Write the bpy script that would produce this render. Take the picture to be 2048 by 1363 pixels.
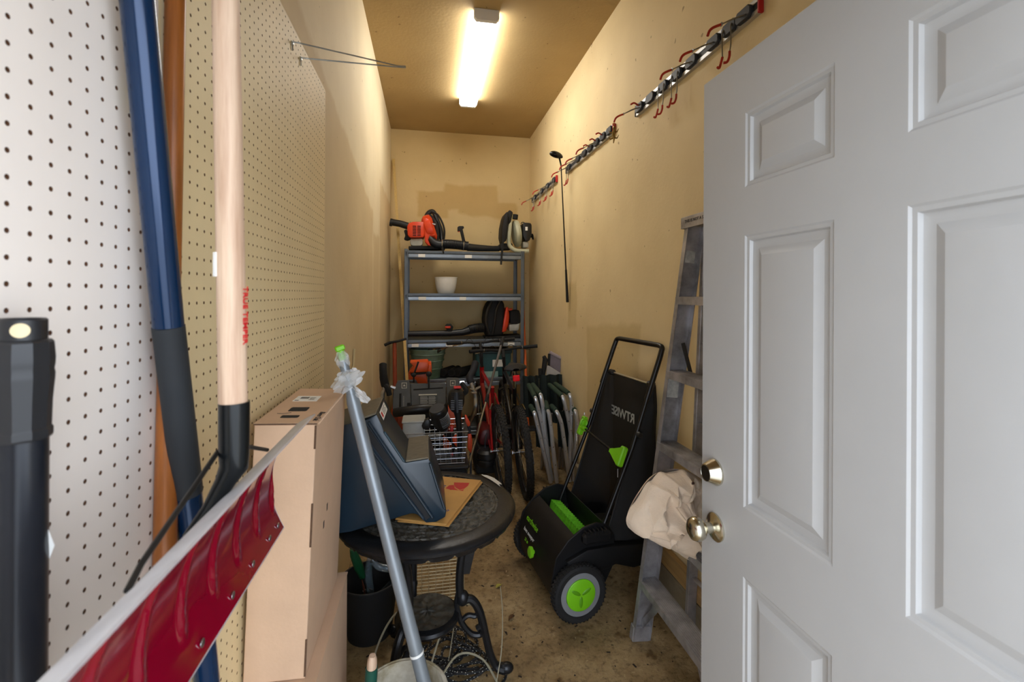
import bpy, bmesh, math, random
from mathutils import Vector, Matrix, Euler
PI = math.pi
random.seed(7)
for o in list(bpy.data.objects):
    bpy.data.objects.remove(o)
SC = bpy.context.scene
COL = SC.collection
# ------------------------------------------------------------------ camera, sky, exposure
F, CX, CY = 910.0, 1024.0, 588.0          # focal length and principal point in pixels of 2048 x 1363
YAW, ROLL, EYE = math.radians(10.5), math.radians(0.3), 1.5
cam = bpy.data.cameras.new('camera')
cam.sensor_width = 36.0
cam.lens = F / 2048 * 36
cam.shift_y = (CY - 681.5) / 2048
cam.clip_start = 0.02
cam.dof.use_dof = True
cam.dof.focus_distance = 2.6
cam.dof.aperture_fstop = 5.6
camo = bpy.data.objects.new('camera', cam)
COL.objects.link(camo)
camo.matrix_world = (Matrix.Translation((0, 0, EYE)) @ Matrix.Rotation(-YAW, 4, 'Z')
                     @ Matrix.Rotation(PI / 2, 4, 'X') @ Matrix.Rotation(ROLL, 4, 'Z'))
SC.camera = camo
world = bpy.data.worlds.new('sky')
SC.world = world
world.use_nodes = True
bg = world.node_tree.nodes['Background']
bg.inputs[0].default_value = (0.80, 0.88, 1.0, 1)
bg.inputs[1].default_value = 5.0
SC.view_settings.view_transform = 'Standard'
SC.view_settings.look = 'None'
SC.view_settings.gamma = 1
SC.view_settings.use_curve_mapping = False
SC.view_settings.exposure = 0.12
LAMP_POWER = 22.0                          # emission of the ceiling light's diffuser

# room dimensions: x across, y along the room, z up, metres
XL, XR, YB, YF, ZC = -0.4165, 1.19, 5.30, 0.16, 3.36

def ray(px, py):
    a, b = px - CX, CY - py
    c, s = math.cos(ROLL), math.sin(ROLL)
    a, b = a * c - b * s, a * s + b * c
    return Vector((a * math.cos(YAW) + F * math.sin(YAW), F * math.cos(YAW) - a * math.sin(YAW), b))
def aty(px, py, y):
    r = ray(px, py); r *= y / r.y; return r + Vector((0, 0, EYE))
def atx(px, py, x):
    r = ray(px, py); r *= x / r.x; return r + Vector((0, 0, EYE))
def atz(px, py, z):
    r = ray(px, py); r *= (z - EYE) / r.z; return r + Vector((0, 0, EYE))

# ------------------------------------------------------------------ materials
def lin(c):
    return tuple((x / 255 / 12.92 if x / 255 <= 0.04045 else ((x / 255 + 0.055) / 1.055) ** 2.4) for x in c)
MATS = {}
def mat(name, rgb, rough=0.5, metal=0.0, var=0.12, scale=8.0, bump=0.0, bscale=60.0, rgb2=None, stretch=None,
        coat=0.0, trans=0.0, alpha=1.0, emit=0.0, spec=0.5, rvar=0.0, sheen=0.0):
    if name in MATS:
        return MATS[name]
    m = bpy.data.materials.new(name)
    m.use_nodes = True
    nt = m.node_tree
    N, L = nt.nodes, nt.links
    p = N['Principled BSDF']
    c = lin(rgb)
    c2 = lin(rgb2) if rgb2 else tuple(max(0, x * (1 - 2 * var)) for x in c)
    tc = N.new('ShaderNodeTexCoord')
    src = tc.outputs['Object']
    if stretch:
        mp = N.new('ShaderNodeMapping')
        mp.inputs['Scale'].default_value = stretch
        L.new(src, mp.inputs['Vector']); src = mp.outputs['Vector']
    no = N.new('ShaderNodeTexNoise')
    no.inputs['Scale'].default_value = scale
    no.inputs['Detail'].default_value = 6
    no.inputs['Roughness'].default_value = 0.62
    L.new(src, no.inputs['Vector'])
    ra = N.new('ShaderNodeValToRGB')
    ra.color_ramp.elements[0].position = 0.36
    ra.color_ramp.elements[1].position = 0.66
    ra.color_ramp.elements[0].color = (*c, 1)
    ra.color_ramp.elements[1].color = (*c2, 1)
    L.new(no.outputs['Fac'], ra.inputs['Fac'])
    L.new(ra.outputs['Color'], p.inputs['Base Color'])
    p.inputs['Roughness'].default_value = rough
    if rvar:
        mr = N.new('ShaderNodeMapRange')
        mr.inputs['To Min'].default_value = max(0.02, rough - rvar)
        mr.inputs['To Max'].default_value = min(1, rough + rvar)
        L.new(no.outputs['Fac'], mr.inputs['Value']); L.new(mr.outputs[0], p.inputs['Roughness'])
    p.inputs['Metallic'].default_value = metal
    p.inputs['Specular IOR Level'].default_value = spec
    if coat: p.inputs['Coat Weight'].default_value = coat; p.inputs['Coat Roughness'].default_value = 0.08
    if trans: p.inputs['Transmission Weight'].default_value = trans
    if alpha < 1: p.inputs['Alpha'].default_value = alpha
    if sheen: p.inputs['Sheen Weight'].default_value = sheen
    if emit:
        p.inputs['Emission Color'].default_value = (*c, 1); p.inputs['Emission Strength'].default_value = emit
    if bump:
        n2 = N.new('ShaderNodeTexNoise')
        n2.inputs['Scale'].default_value = bscale
        n2.inputs['Detail'].default_value = 4
        L.new(src, n2.inputs['Vector'])
        b = N.new('ShaderNodeBump')
        b.inputs['Strength'].default_value = bump
        b.inputs['Distance'].default_value = 0.01
        L.new(n2.outputs['Fac'], b.inputs['Height']); L.new(b.outputs['Normal'], p.inputs['Normal'])
    MATS[name] = m
    return m

# ------------------------------------------------------------------ mesh builder
def rotm(rx=0, ry=0, rz=0):
    return Euler((math.radians(rx), math.radians(ry), math.radians(rz)), 'XYZ').to_matrix().to_4x4()
def frame(o, x, y, z=None):
    """matrix with origin o and given axes"""
    x = Vector(x).normalized(); y = Vector(y)
    y = (y - x * x.dot(y)).normalized()
    z = x.cross(y)
    m = Matrix((x, y, z)).transposed().to_4x4()
    m.translation = Vector(o)
    return m
class MB:
    def __init__(self, M=None):
        self.v, self.f, self.M = [], [], M
    def add(self, vs, fs, M=None):
        n = len(self.v)
        for v in vs:
            v = Vector(v)
            if M is not None: v = M @ v
            if self.M is not None: v = self.M @ v
            self.v.append(v)
        self.f += [tuple(i + n for i in f) for f in fs]
        return self
    def bm(self, b, M=None):
        b.verts.index_update()
        self.add([v.co.copy() for v in b.verts], [tuple(v.index for v in f.verts) for f in b.faces], M)
        b.free(); return self
    def box(self, c, s, rot=None, bev=0.0, seg=1, M=None):
        b = bmesh.new()
        bmesh.ops.create_cube(b, size=1)
        for v in b.verts: v.co = Vector((v.co.x * s[0], v.co.y * s[1], v.co.z * s[2]))
        if bev:
            bmesh.ops.bevel(b, geom=list(b.edges), offset=bev, segments=seg, profile=0.5, affect='EDGES')
        T = Matrix.Translation(Vector(c)) @ (rotm(*rot) if rot else Matrix())
        return self.bm(b, (M @ T) if M is not None else T)
    def box2(self, a, b, **k):
        a, b = Vector(a), Vector(b)
        return self.box((a + b) / 2, [abs(x) for x in (b - a)], **k)
    def bar(self, p0, p1, w, t, up=(0, 0, 1), bev=0.0):
        """rectangular bar: w across, t along up"""
        p0, p1 = Vector(p0), Vector(p1)
        d = p1 - p0
        up = Vector(up)
        if abs(d.normalized().dot(up)) > 0.98: up = Vector((0, 1, 0))
        M = frame((p0 + p1) / 2, d, up)
        return self.box((0, 0, 0), (d.length, t, w), bev=bev, M=M)
    def tube(self, pts, r, n=8, closed=False, cap=True):
        pts = [Vector(p) for p in pts]
        k = len(pts)
        rs = list(r) if isinstance(r, (list, tuple)) else [r] * k
        tang = []
        for i in range(k):
            if closed: t = pts[(i + 1) % k] - pts[i - 1]
            else: t = pts[min(i + 1, k - 1)] - pts[max(i - 1, 0)]
            tang.append(t.normalized() if t.length > 1e-9 else Vector((0, 0, 1)))
        u = tang[0].orthogonal().normalized()
        vs, fs = [], []
        for i in range(k):
            u = (u - tang[i] * tang[i].dot(u))
            u = u.normalized() if u.length > 1e-6 else tang[i].orthogonal().normalized()
            w = tang[i].cross(u)
            for j in range(n):
                a = 2 * PI * j / n
                vs.append(pts[i] + (u * math.cos(a) + w * math.sin(a)) * rs[i])
        m = k if closed else k - 1
        for i in range(m):
            for j in range(n):
                a, b = i * n + j, i * n + (j + 1) % n
                c, d = ((i + 1) % k) * n + (j + 1) % n, ((i + 1) % k) * n + j
                fs.append((a, b, c, d))
        if cap and not closed:
            fs.append(tuple(reversed(range(n)))); fs.append(tuple((k - 1) * n + j for j in range(n)))
        return self.add(vs, fs)
    def lathe(self, prof, n=24, M=None, o=None, axis=None, cap=True):
        """profile [(r, h)] turned about the local z axis; o / axis place it"""
        if o is not None:
            ax = Vector(axis if axis else (0, 0, 1)).normalized()
            M = Matrix.Translation(Vector(o)) @ ax.to_track_quat('Z', 'Y').to_matrix().to_4x4()
        vs, fs = [], []
        k = len(prof)
        for r, h in prof:
            for j in range(n):
                a = 2 * PI * j / n
                vs.append((r * math.cos(a), r * math.sin(a), h))
        for i in range(k - 1):
            for j in range(n):
                fs.append((i * n + j, i * n + (j + 1) % n, (i + 1) * n + (j + 1) % n, (i + 1) * n + j))
        if cap:
            if prof[0][0] > 1e-6: fs.append(tuple(reversed(range(n))))
            if prof[-1][0] > 1e-6: fs.append(tuple((k - 1) * n + j for j in range(n)))
        return self.add(vs, fs, M)
    def prism(self, poly, h, M=None, z0=0.0, bev=0.0, seg=1):
        b = bmesh.new()
        vs = [b.verts.new((x, y, z0)) for x, y in poly]
        f = b.faces.new(vs)
        r = bmesh.ops.extrude_face_region(b, geom=[f])
        for g in r['geom']:
            if isinstance(g, bmesh.types.BMVert): g.co.z += h
        bmesh.ops.recalc_face_normals(b, faces=list(b.faces))
        if bev:
            bmesh.ops.bevel(b, geom=list(b.edges), offset=bev, segments=seg, profile=0.5, affect='EDGES')
        return self.bm(b, M)
    def ell(self, c, r, n=16, m=10, M=None):
        vs, fs = [], []
        r = r if isinstance(r, (tuple, list)) else (r, r, r)
        for i in range(m + 1):
            t = PI * i / m
            for j in range(n):
                a = 2 * PI * j / n
                vs.append((c[0] + r[0] * math.sin(t) * math.cos(a), c[1] + r[1] * math.sin(t) * math.sin(a), c[2] + r[2] * math.cos(t)))
        for i in range(m):
            for j in range(n):
                fs.append((i * n + j, (i + 1) * n + j, (i + 1) * n + (j + 1) % n, i * n + (j + 1) % n))
        return self.add(vs, fs, M)
    def torus(self, c, axis, R, r, n=32, m=10, M=None):
        T = Matrix.Translation(Vector(c)) @ Vector(axis).normalized().to_track_quat('Z', 'Y').to_matrix().to_4x4()
        if M is not None: T = M @ T
        vs, fs = [], []
        for i in range(n):
            a = 2 * PI * i / n
            for j in range(m):
                b = 2 * PI * j / m
                q = R + r * math.cos(b)
                vs.append((q * math.cos(a), q * math.sin(a), r * math.sin(b)))
        for i in range(n):
            for j in range(m):
                fs.append((i * m + j, ((i + 1) % n) * m + j, ((i + 1) % n) * m + (j + 1) % m, i * m + (j + 1) % m))
        return self.add(vs, fs, T)
    def grid(self, nu, nv, fn, th=0.0, M=None):
        """surface fn(u,v) with optional thickness"""
        P = [[Vector(fn(i / nu, j / nv)) for j in range(nv + 1)] for i in range(nu + 1)]
        vs = [P[i][j] for i in range(nu + 1) for j in range(nv + 1)]
        w = nv + 1
        fs = [(i * w + j, (i + 1) * w + j, (i + 1) * w + j + 1, i * w + j + 1) for i in range(nu) for j in range(nv)]
        if th:
            nrm = []
            for i in range(nu + 1):
                for j in range(nv + 1):
                    a = P[min(i + 1, nu)][j] - P[max(i - 1, 0)][j]
                    b = P[i][min(j + 1, nv)] - P[i][max(j - 1, 0)]
                    c = a.cross(b)
                    nrm.append(c.normalized() if c.length > 1e-12 else Vector((0, 0, 1)))
            k = len(vs)
            vs = vs + [vs[q] - nrm[q] * th for q in range(k)]
            fs = fs + [tuple(reversed([q + k for q in f])) for f in fs]
            ed = ([(i * w, (i + 1) * w) for i in range(nu)][::1], )
            for i in range(nu):
                a, b = i * w, (i + 1) * w
                fs.append((b, a, a + k, b + k))
                a, b = i * w + nv, (i + 1) * w + nv
                fs.append((a, b, b + k, a + k))
            for j in range(nv):
                a, b = j, j + 1
                fs.append((a, b, b + k, a + k))
                a, b = nu * w + j, nu * w + j + 1
                fs.append((b, a, a + k, b + k))
        return self.add(vs, fs, M)
    def build(self, name, m, parent=None, sharp=35, local=False, label=None, kind=None, subd=0):
        me = bpy.data.meshes.new(name)
        vs = self.v
        if parent is not None and not local:
            root = parent
            while root.parent is not None: root = root.parent
            inv = root.matrix_basis.inverted()
            vs = [inv @ v for v in vs]
        me.from_pydata([tuple(v) for v in vs], [], self.f)
        me.update()
        if sharp:
            for p in me.polygons: p.use_smooth = True
            me.set_sharp_from_angle(angle=math.radians(sharp))
        o = bpy.data.objects.new(name, me)
        COL.objects.link(o)
        me.materials.append(m)
        if parent is not None: o.parent = parent
        if label: o['label'] = label
        if kind: o['kind'] = kind
        if subd:
            sd = o.modifiers.new('smooth', 'SUBSURF'); sd.levels = sd.render_levels = subd
        return o

def thing(name, label, cat, loc=(0, 0, 0), rz=0, group=None, rot=None):
    o = bpy.data.objects.new(name, None)
    o.empty_display_size = 0.05
    COL.objects.link(o)
    o.location = loc
    o.rotation_euler = rot if rot else (0, 0, math.radians(rz))
    mb = Matrix.LocRotScale(Vector(loc), o.rotation_euler, None)
    o.matrix_basis = mb
    o['label'] = label; o['category'] = cat
    if group: o['group'] = group
    return o
def tag(o, label, cat, group=None, kind=None):
    o['label'] = label; o['category'] = cat
    if group: o['group'] = group
    if kind: o['kind'] = kind
    return o
def onemesh(mb, name, m, label, cat, base=None, group=None, kind=None, **k):
    """a thing that is a single mesh, its origin moved to its base"""
    if base is None:
        xs = [v.x for v in mb.v]; ys = [v.y for v in mb.v]; zs = [v.z for v in mb.v]
        base = Vector(((min(xs) + max(xs)) / 2, (min(ys) + max(ys)) / 2, min(zs)))
    base = Vector(base)
    mb.v = [v - base for v in mb.v]
    o = mb.build(name, m, None, **k)
    o.location = base
    return tag(o, label, cat, group, kind)
def text(body, size, M, m, name, parent, ext=0.0004, mirror=False, bold=False, align='LEFT', spacing=1.0, shear=0.0):
    cu = bpy.data.curves.new(name, 'FONT')
    cu.body = body; cu.size = size; cu.extrude = ext; cu.align_x = align
    cu.space_character = spacing; cu.resolution_u = 3
    cu.shear = shear
    if bold: cu.offset = size * 0.02
    t = bpy.data.objects.new(name + '_curve', cu)
    COL.objects.link(t)
    bpy.context.view_layer.update()
    dg = bpy.context.evaluated_depsgraph_get()
    me = bpy.data.meshes.new_from_object(t.evaluated_get(dg))
    vs = [v.co.copy() for v in me.vertices]; fs = [tuple(p.vertices) for p in me.polygons]
    bpy.data.objects.remove(t); bpy.data.curves.remove(cu); bpy.data.meshes.remove(me)
    if mirror: vs = [Vector((-v.x, v.y, v.z)) for v in vs]
    mb = MB(); mb.add(vs, fs, M)
    return mb.build(name, m, parent, sharp=0)
def arc(c, u, w, r, a0, a1, n=8):
    c, u, w = Vector(c), Vector(u), Vector(w)
    return [c + (u * math.cos(math.radians(a0 + (a1 - a0) * i / n)) + w * math.sin(math.radians(a0 + (a1 - a0) * i / n))) * r for i in range(n + 1)]
def round_path(pts, r, n=4):
    """polyline with rounded corners"""
    pts = [Vector(p) for p in pts]
    out = [pts[0]]
    for i in range(1, len(pts) - 1):
        a, b, c = pts[i - 1], pts[i], pts[i + 1]
        d1, d2 = (a - b), (c - b)
        q = min(r, d1.length * 0.49, d2.length * 0.49)
        p0, p1 = b + d1.normalized() * q, b + d2.normalized() * q
        for k in range(n + 1):
            t = k / n
            out.append(p0 * (1 - t) ** 2 + b * 2 * t * (1 - t) + p1 * t * t)
    out.append(pts[-1])
    return out
def spline(pts, n=6, closed=False):
    """Catmull-Rom"""
    pts = [Vector(p) for p in pts]
    k = len(pts); out = []
    rng = range(k) if closed else range(k - 1)
    for i in rng:
        p0 = pts[(i - 1) % k] if closed or i > 0 else pts[0]
        p1 = pts[i]; p2 = pts[(i + 1) % k]
        p3 = pts[(i + 2) % k] if closed or i + 2 < k else pts[-1]
        for j in range(n):
            t = j / n
            out.append(0.5 * ((2 * p1) + (p2 - p0) * t + (2 * p0 - 5 * p1 + 4 * p2 - p3) * t * t + (3 * p1 - p0 - 3 * p2 + p3) * t ** 3))
    if not closed: out.append(pts[-1])
    return out
# ------------------------------------------------------------------ the room
def wall_mat(name, base, patch, u_axis, boxes, noise_amp=0.05, rough=0.72):
    """painted plaster with touched-up patches: boxes = [(u0,u1,z0,z1,slope)] in wall coordinates"""
    m = bpy.data.materials.new(name); m.use_nodes = True
    nt = m.node_tree; N, L = nt.nodes, nt.links
    p = N['Principled BSDF']
    tc = N.new('ShaderNodeTexCoord'); sx = N.new('ShaderNodeSeparateXYZ')
    L.new(tc.outputs['Object'], sx.inputs[0])
    no = N.new('ShaderNodeTexNoise'); no.inputs['Scale'].default_value = 5.0; no.inputs['Detail'].default_value = 3
    L.new(tc.outputs['Object'], no.inputs['Vector'])
    sn = N.new('ShaderNodeSeparateColor'); L.new(no.outputs['Color'], sn.inputs[0])
    def mth(op, a, b):
        n = N.new('ShaderNodeMath'); n.operation = op
        for i, q in enumerate((a, b)):
            if isinstance(q, (int, float)): n.inputs[i].default_value = q
            else: L.new(q, n.inputs[i])
        return n.outputs[0]
    u = mth('ADD', sx.outputs[u_axis], mth('MULTIPLY', mth('SUBTRACT', sn.outputs[0], 0.5), noise_amp * 2))
    z = mth('ADD', sx.outputs[2], mth('MULTIPLY', mth('SUBTRACT', sn.outputs[1], 0.5), noise_amp * 2))
    tot = None
    def step(v, lo, s):      # soft step
        return mth('MINIMUM', 1.0, mth('MAXIMUM', 0.0, mth('MULTIPLY', mth('SUBTRACT', v, lo) if s > 0 else mth('SUBTRACT', lo, v), 28)))
    for (u0, u1, z0, z1, sl) in boxes:
        zz = mth('ADD', z, mth('MULTIPLY', mth('SUBTRACT', u, u0), sl))
        k = mth('MULTIPLY', mth('MULTIPLY', step(u, u0, 1), step(u, u1, -1)), mth('MULTIPLY', step(zz, z0, 1), step(zz, z1, -1)))
        tot = k if tot is None else mth('MAXIMUM', tot, k)
    mx = N.new('ShaderNodeMix'); mx.data_type = 'RGBA'
    mx.inputs[6].default_value = (*lin(base), 1); mx.inputs[7].default_value = (*lin(patch), 1)
    if tot is not None: L.new(tot, mx.inputs[0])
    else: mx.inputs[0].default_value = 0
    # grubby mottling and a few dark specks
    n2 = N.new('ShaderNodeTexNoise'); n2.inputs['Scale'].default_value = 2.3; n2.inputs['Detail'].default_value = 7
    L.new(tc.outputs['Object'], n2.inputs['Vector'])
    r2 = N.new('ShaderNodeValToRGB')
    r2.color_ramp.elements[0].position = 0.3; r2.color_ramp.elements[0].color = (0.90, 0.88, 0.85, 1)
    r2.color_ramp.elements[1].position = 0.65; r2.color_ramp.elements[1].color = (1, 1, 1, 1)
    L.new(n2.outputs['Fac'], r2.inputs['Fac'])
    n3 = N.new('ShaderNodeTexNoise'); n3.inputs['Scale'].default_value = 24; n3.inputs['Detail'].default_value = 1
    L.new(tc.outputs['Object'], n3.inputs['Vector'])
    r3 = N.new('ShaderNodeValToRGB')
    r3.color_ramp.elements[0].position = 0.765; r3.color_ramp.elements[0].color = (1, 1, 1, 1)
    r3.color_ramp.elements[1].position = 0.79; r3.color_ramp.elements[1].color = (0.55, 0.5, 0.45, 1)
    L.new(n3.outputs['Fac'], r3.inputs['Fac'])
    m1 = N.new('ShaderNodeMix'); m1.data_type = 'RGBA'; m1.blend_type = 'MULTIPLY'; m1.inputs[0].default_value = 1
    L.new(mx.outputs[2], m1.inputs[6]); L.new(r2.outputs[0], m1.inputs[7])
    m2 = N.new('ShaderNodeMix'); m2.data_type = 'RGBA'; m2.blend_type = 'MULTIPLY'; m2.inputs[0].default_value = 1
    L.new(m1.outputs[2], m2.inputs[6]); L.new(r3.outputs[0], m2.inputs[7])
    L.new(m2.outputs[2], p.inputs['Base Color'])
    p.inputs['Roughness'].default_value = rough
    bn = N.new('ShaderNodeTexNoise'); bn.inputs['Scale'].default_value = 45; bn.inputs['Detail'].default_value = 4
    L.new(tc.outputs['Object'], bn.inputs['Vector'])
    b = N.new('ShaderNodeBump'); b.inputs['Strength'].default_value = 0.12; b.inputs['Distance'].default_value = 0.01
    L.new(bn.outputs['Fac'], b.inputs['Height']); L.new(b.outputs['Normal'], p.inputs['Normal'])
    return m
WALL = (224, 208, 174)
m_wl = wall_mat('paint_left', (230, 216, 184), (216, 196, 156), 1, [(1.1, 3.65, 0.2, 2.54, 0.16), (3.65, 4.13, 0.2, 2.0, 0.0), (4.13, 5.4, 0.2, 2.51, 0.0)])
m_wb = wall_mat('paint_back', (222, 198, 146), (208, 178, 120), 0, [(-0.14, 0.24, 2.36, 2.69, 0.0), (0.17, 0.82, 2.45, 2.78, 0.0), (0.33, 1.05, 2.42, 2.66, 0.1)], 0.05)
m_wr = wall_mat('paint_right', (232, 211, 164), (217, 194, 143), 1, [(2.4, 3.3, 0.3, 1.35, 0.1), (3.52, 3.8, 1.2, 1.62, 0.0)])
m_ce = wall_mat('paint_ceiling', (182, 156, 108), (176, 150, 102), 1, [])
def concrete():
    m = bpy.data.materials.new('stained_concrete'); m.use_nodes = True
    nt = m.node_tree; N, L = nt.nodes, nt.links; p = N['Principled BSDF']
    tc = N.new('ShaderNodeTexCoord')
    def noise(s, d, r=0.6):
        n = N.new('ShaderNodeTexNoise'); n.inputs['Scale'].default_value = s; n.inputs['Detail'].default_value = d; n.inputs['Roughness'].default_value = r
        L.new(tc.outputs['Object'], n.inputs['Vector']); return n.outputs['Fac']
    def ramp(f, stops):
        r = N.new('ShaderNodeValToRGB'); e = r.color_ramp.elements
        e[0].position, e[0].color = stops[0][0], (*lin(stops[0][1]), 1)
        e[1].position, e[1].color = stops[-1][0], (*lin(stops[-1][1]), 1)
        for q in stops[1:-1]:
            k = e.new(q[0]); k.color = (*lin(q[1]), 1)
        L.new(f, r.inputs['Fac']); return r.outputs['Color']
    a = ramp(noise(2.6, 8, 0.7), [(0.3, (96, 76, 48)), (0.48, (140, 116, 78)), (0.6, (168, 144, 104)), (0.75, (190, 170, 132))])
    b = ramp(noise(34, 6, 0.75), [(0.32, (130, 118, 100)), (0.5, (255, 255, 255)), (0.7, (255, 255, 255))])
    c = ramp(noise(11, 2), [(0.62, (255, 255, 255)), (0.7, (190, 170, 140)), (0.8, (110, 92, 70))])
    m1 = N.new('ShaderNodeMix'); m1.data_type = 'RGBA'; m1.blend_type = 'MULTIPLY'; m1.inputs[0].default_value = 0.8
    L.new(a, m1.inputs[6]); L.new(b, m1.inputs[7])
    m2 = N.new('ShaderNodeMix'); m2.data_type = 'RGBA'; m2.blend_type = 'MULTIPLY'; m2.inputs[0].default_value = 0.8
    L.new(m1.outputs[2], m2.inputs[6]); L.new(c, m2.inputs[7])
    L.new(m2.outputs[2], p.inputs['Base Color'])
    p.inputs['Roughness'].default_value = 0.8
    bp = N.new('ShaderNodeBump'); bp.inputs['Strength'].default_value = 0.35; bp.inputs['Distance'].default_value = 0.01
    L.new(noise(70, 6), bp.inputs['Height']); L.new(bp.outputs['Normal'], p.inputs['Normal'])
    return m
M_CONC = concrete()
def struct(mb, name, m, label, cat, **k):
    o = mb.build(name, m, None, **k); return tag(o, label, cat, None, 'structure')
struct(MB().box2((XL - .1, YF - .12, -.12), (XR + .1, YB + .1, 0)), 'floor', M_CONC, 'stained brown concrete floor of the narrow storage room', 'floor')
struct(MB().box2((-6, -9, -.14), (6, YF - .1205, -.02)), 'ground', mat('bounce_ground', (190, 188, 184), .85, var=.06, scale=3, bump=.1), 'unseen pale concrete slab outside the doorway, added to bounce daylight', 'ground')  # unseen ground, added and kept pale to bounce daylight up into the room
struct(MB().box2((XL - .1, YF - .12, ZC), (XR + .1, YB + .1, ZC + .1)), 'ceiling', m_ce, 'tan painted ceiling above the storage room', 'ceiling')
struct(MB().box2((XL - .1, YF - .12, 0), (XL, YB, ZC)), 'wall_left', m_wl, 'cream painted wall behind the pegboard with touched-up patches', 'wall')
struct(MB().box2((XL - .1, YB, 0), (XR + .1, YB + .1, ZC)), 'wall_back', m_wb, 'tan painted end wall behind the metal shelving with darker touch-up', 'wall')
wr = struct(MB().box2((XR, YF - .12, 0), (XR + .1, YB, ZC)), 'wall_right', m_wr, 'cream painted wall carrying the tool rails and golf club', 'wall')
fw = MB().box2((XL - .1, YF - .12, 2.07), (XR + .1, YF, ZC)).box2((0.735, YF - .12, 0), (XR + .1, YF, 2.07)).box2((XL - .1, YF - .12, 0), (XL + .1, YF, 2.07))
struct(fw, 'wall_front', m_wr, 'wall around the doorway the storage room is seen through', 'wall')
# foundation kerb and wooden base strip along the right wall
m_kerb = mat('kerb_concrete', (150, 136, 112), 0.85, var=0.15, bump=0.3, bscale=40)
struct(MB().box2((XR - .035, YF, 0), (XR - .0005, YB, .155), bev=.004), 'trim_1', m_kerb, 'rough concrete kerb at the foot of the right wall', 'kerb')
m_pine = mat('pine', (196, 158, 104), 0.6, var=0.16, scale=3, stretch=(14, 1, 14), bump=0.1)
struct(MB().box2((XR - .03, YF, .157), (XR - .0005, 2.9, .245), bev=.003), 'baseboard_right', m_pine, 'bare wooden base strip on the concrete kerb', 'baseboard')

# ---- pegboard: two perforated sheets
PX = XL + .0068          # front face
PITCH = 0.0262
def pegboard(y0, y1, z0, z1, m, name, label):
    root = thing(name, label, 'pegboard', (PX, y0, z0), group='pegboard sheets on the left wall')
    nx, nz = int((y1 - y0) / PITCH), int((z1 - z0) / PITCH)
    sy, sz = (y1 - y0) / nx, (z1 - z0) / nz
    R, D = 0.0030, 0.0055
    oc = [(math.cos(PI / 4 * k) * R, math.sin(PI / 4 * k) * R) for k in range(8)]
    sq = [(1, 0), (1, 1), (0, 1), (-1, 1), (-1, 0), (-1, -1), (0, -1), (1, -1)]
    vs, fs, hs = [], [], []
    for i in range(nx):
        for j in range(nz):
            cy, cz = y0 + (i + .5) * sy, z0 + (j + .5) * sz
            n = len(vs)
            for k in range(8): vs.append((PX, cy + sq[k][0] * sy / 2, cz + sq[k][1] * sz / 2))
            for k in range(8): vs.append((PX, cy + oc[k][0], cz + oc[k][1]))
            for k in range(8): vs.append((PX - D, cy + oc[k][0], cz + oc[k][1]))
            for k in range(8):
                q = (k + 1) % 8
                fs.append((n + k, n + q, n + 8 + q, n + 8 + k))
                hs.append((n + 8 + k, n + 8 + q, n + 16 + q, n + 16 + k))
    MB().add(vs, fs).build('perforated_sheet', m, root, sharp=40)
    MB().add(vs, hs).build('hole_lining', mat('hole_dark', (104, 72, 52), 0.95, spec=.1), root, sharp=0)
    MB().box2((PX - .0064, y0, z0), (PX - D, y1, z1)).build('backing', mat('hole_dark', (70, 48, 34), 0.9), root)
    e = MB()
    for a, b in (((y0 - .0008, z0), (y0, z1)), ((y1, z0), (y1 + .0008, z1))): e.box2((PX - .0064, a[0], a[1]), (PX, b[0], b[1]))
    e.box2((PX - .0064, y0, z1), (PX, y1, z1 + .0008))
    e.build('edge', m, root)
m_peg1 = mat("pegboard_white", (240, 231, 222), 0.55, var=0.03, scale=3)
m_peg2 = mat('pegboard_cream', (232, 211, 164), 0.55, var=0.04, scale=3)
pegboard(.20, .787, .25, 2.315, m_peg1, 'pegboard', 'white pegboard sheet nearest the doorway behind the black pole')
pegboard(.791, 1.94, .25, 2.315, m_peg2, 'pegboard', 'cream pegboard sheet behind the shovel handle and cardboard box')

# ---- open six-panel door
DX, DY0, DY1, DZ = .686, .169, 1.045, 2.032
m_door = mat('door_paint', (172, 171, 169), 0.45, var=0.03, scale=2, bump=0.05, bscale=30)
door = bpy.data.objects.new('door_1', None); COL.objects.link(door)
door.matrix_basis = Matrix.Translation((DX, DY0, 0))
tag(door, 'open light grey six-panel door with brass knob and deadbolt', 'door', None, 'structure')
ys = [DY0, .322, .546, .668, .892, DY1]
zs = [.012, .24, .882, 1.034, 1.632, 1.738, 1.902, DZ]
sl = MB()
T = .0445
for i in range(5):
    for j in range(7):
        hole = i in (1, 3) and j in (1, 3, 5)
        for x, rev in ((DX, True), (DX + T, False)):
            if hole: continue
            q = [(x, ys[i], zs[j]), (x, ys[i + 1], zs[j]), (x, ys[i + 1], zs[j + 1]), (x, ys[i], zs[j + 1])]
            sl.add(q, [(3, 2, 1, 0) if rev else (0, 1, 2, 3)])
q = [(DX, DY0, zs[0]), (DX + T, DY0, zs[0]), (DX + T, DY1, zs[0]), (DX, DY1, zs[0]), (DX, DY0, DZ), (DX + T, DY0, DZ), (DX + T, DY1, DZ), (DX, DY1, DZ)]
sl.add(q, [(0, 3, 2, 1), (4, 5, 6, 7), (0, 1, 5, 4), (3, 7, 6, 2)])
sl.build('slab', m_door, door, sharp=20)
prof = [(0, 0), (.004, .003), (.011, .0035), (.014, .010), (.022, .0115), (.030, .0115), (.046, .004), (.05, .0035)]
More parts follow.
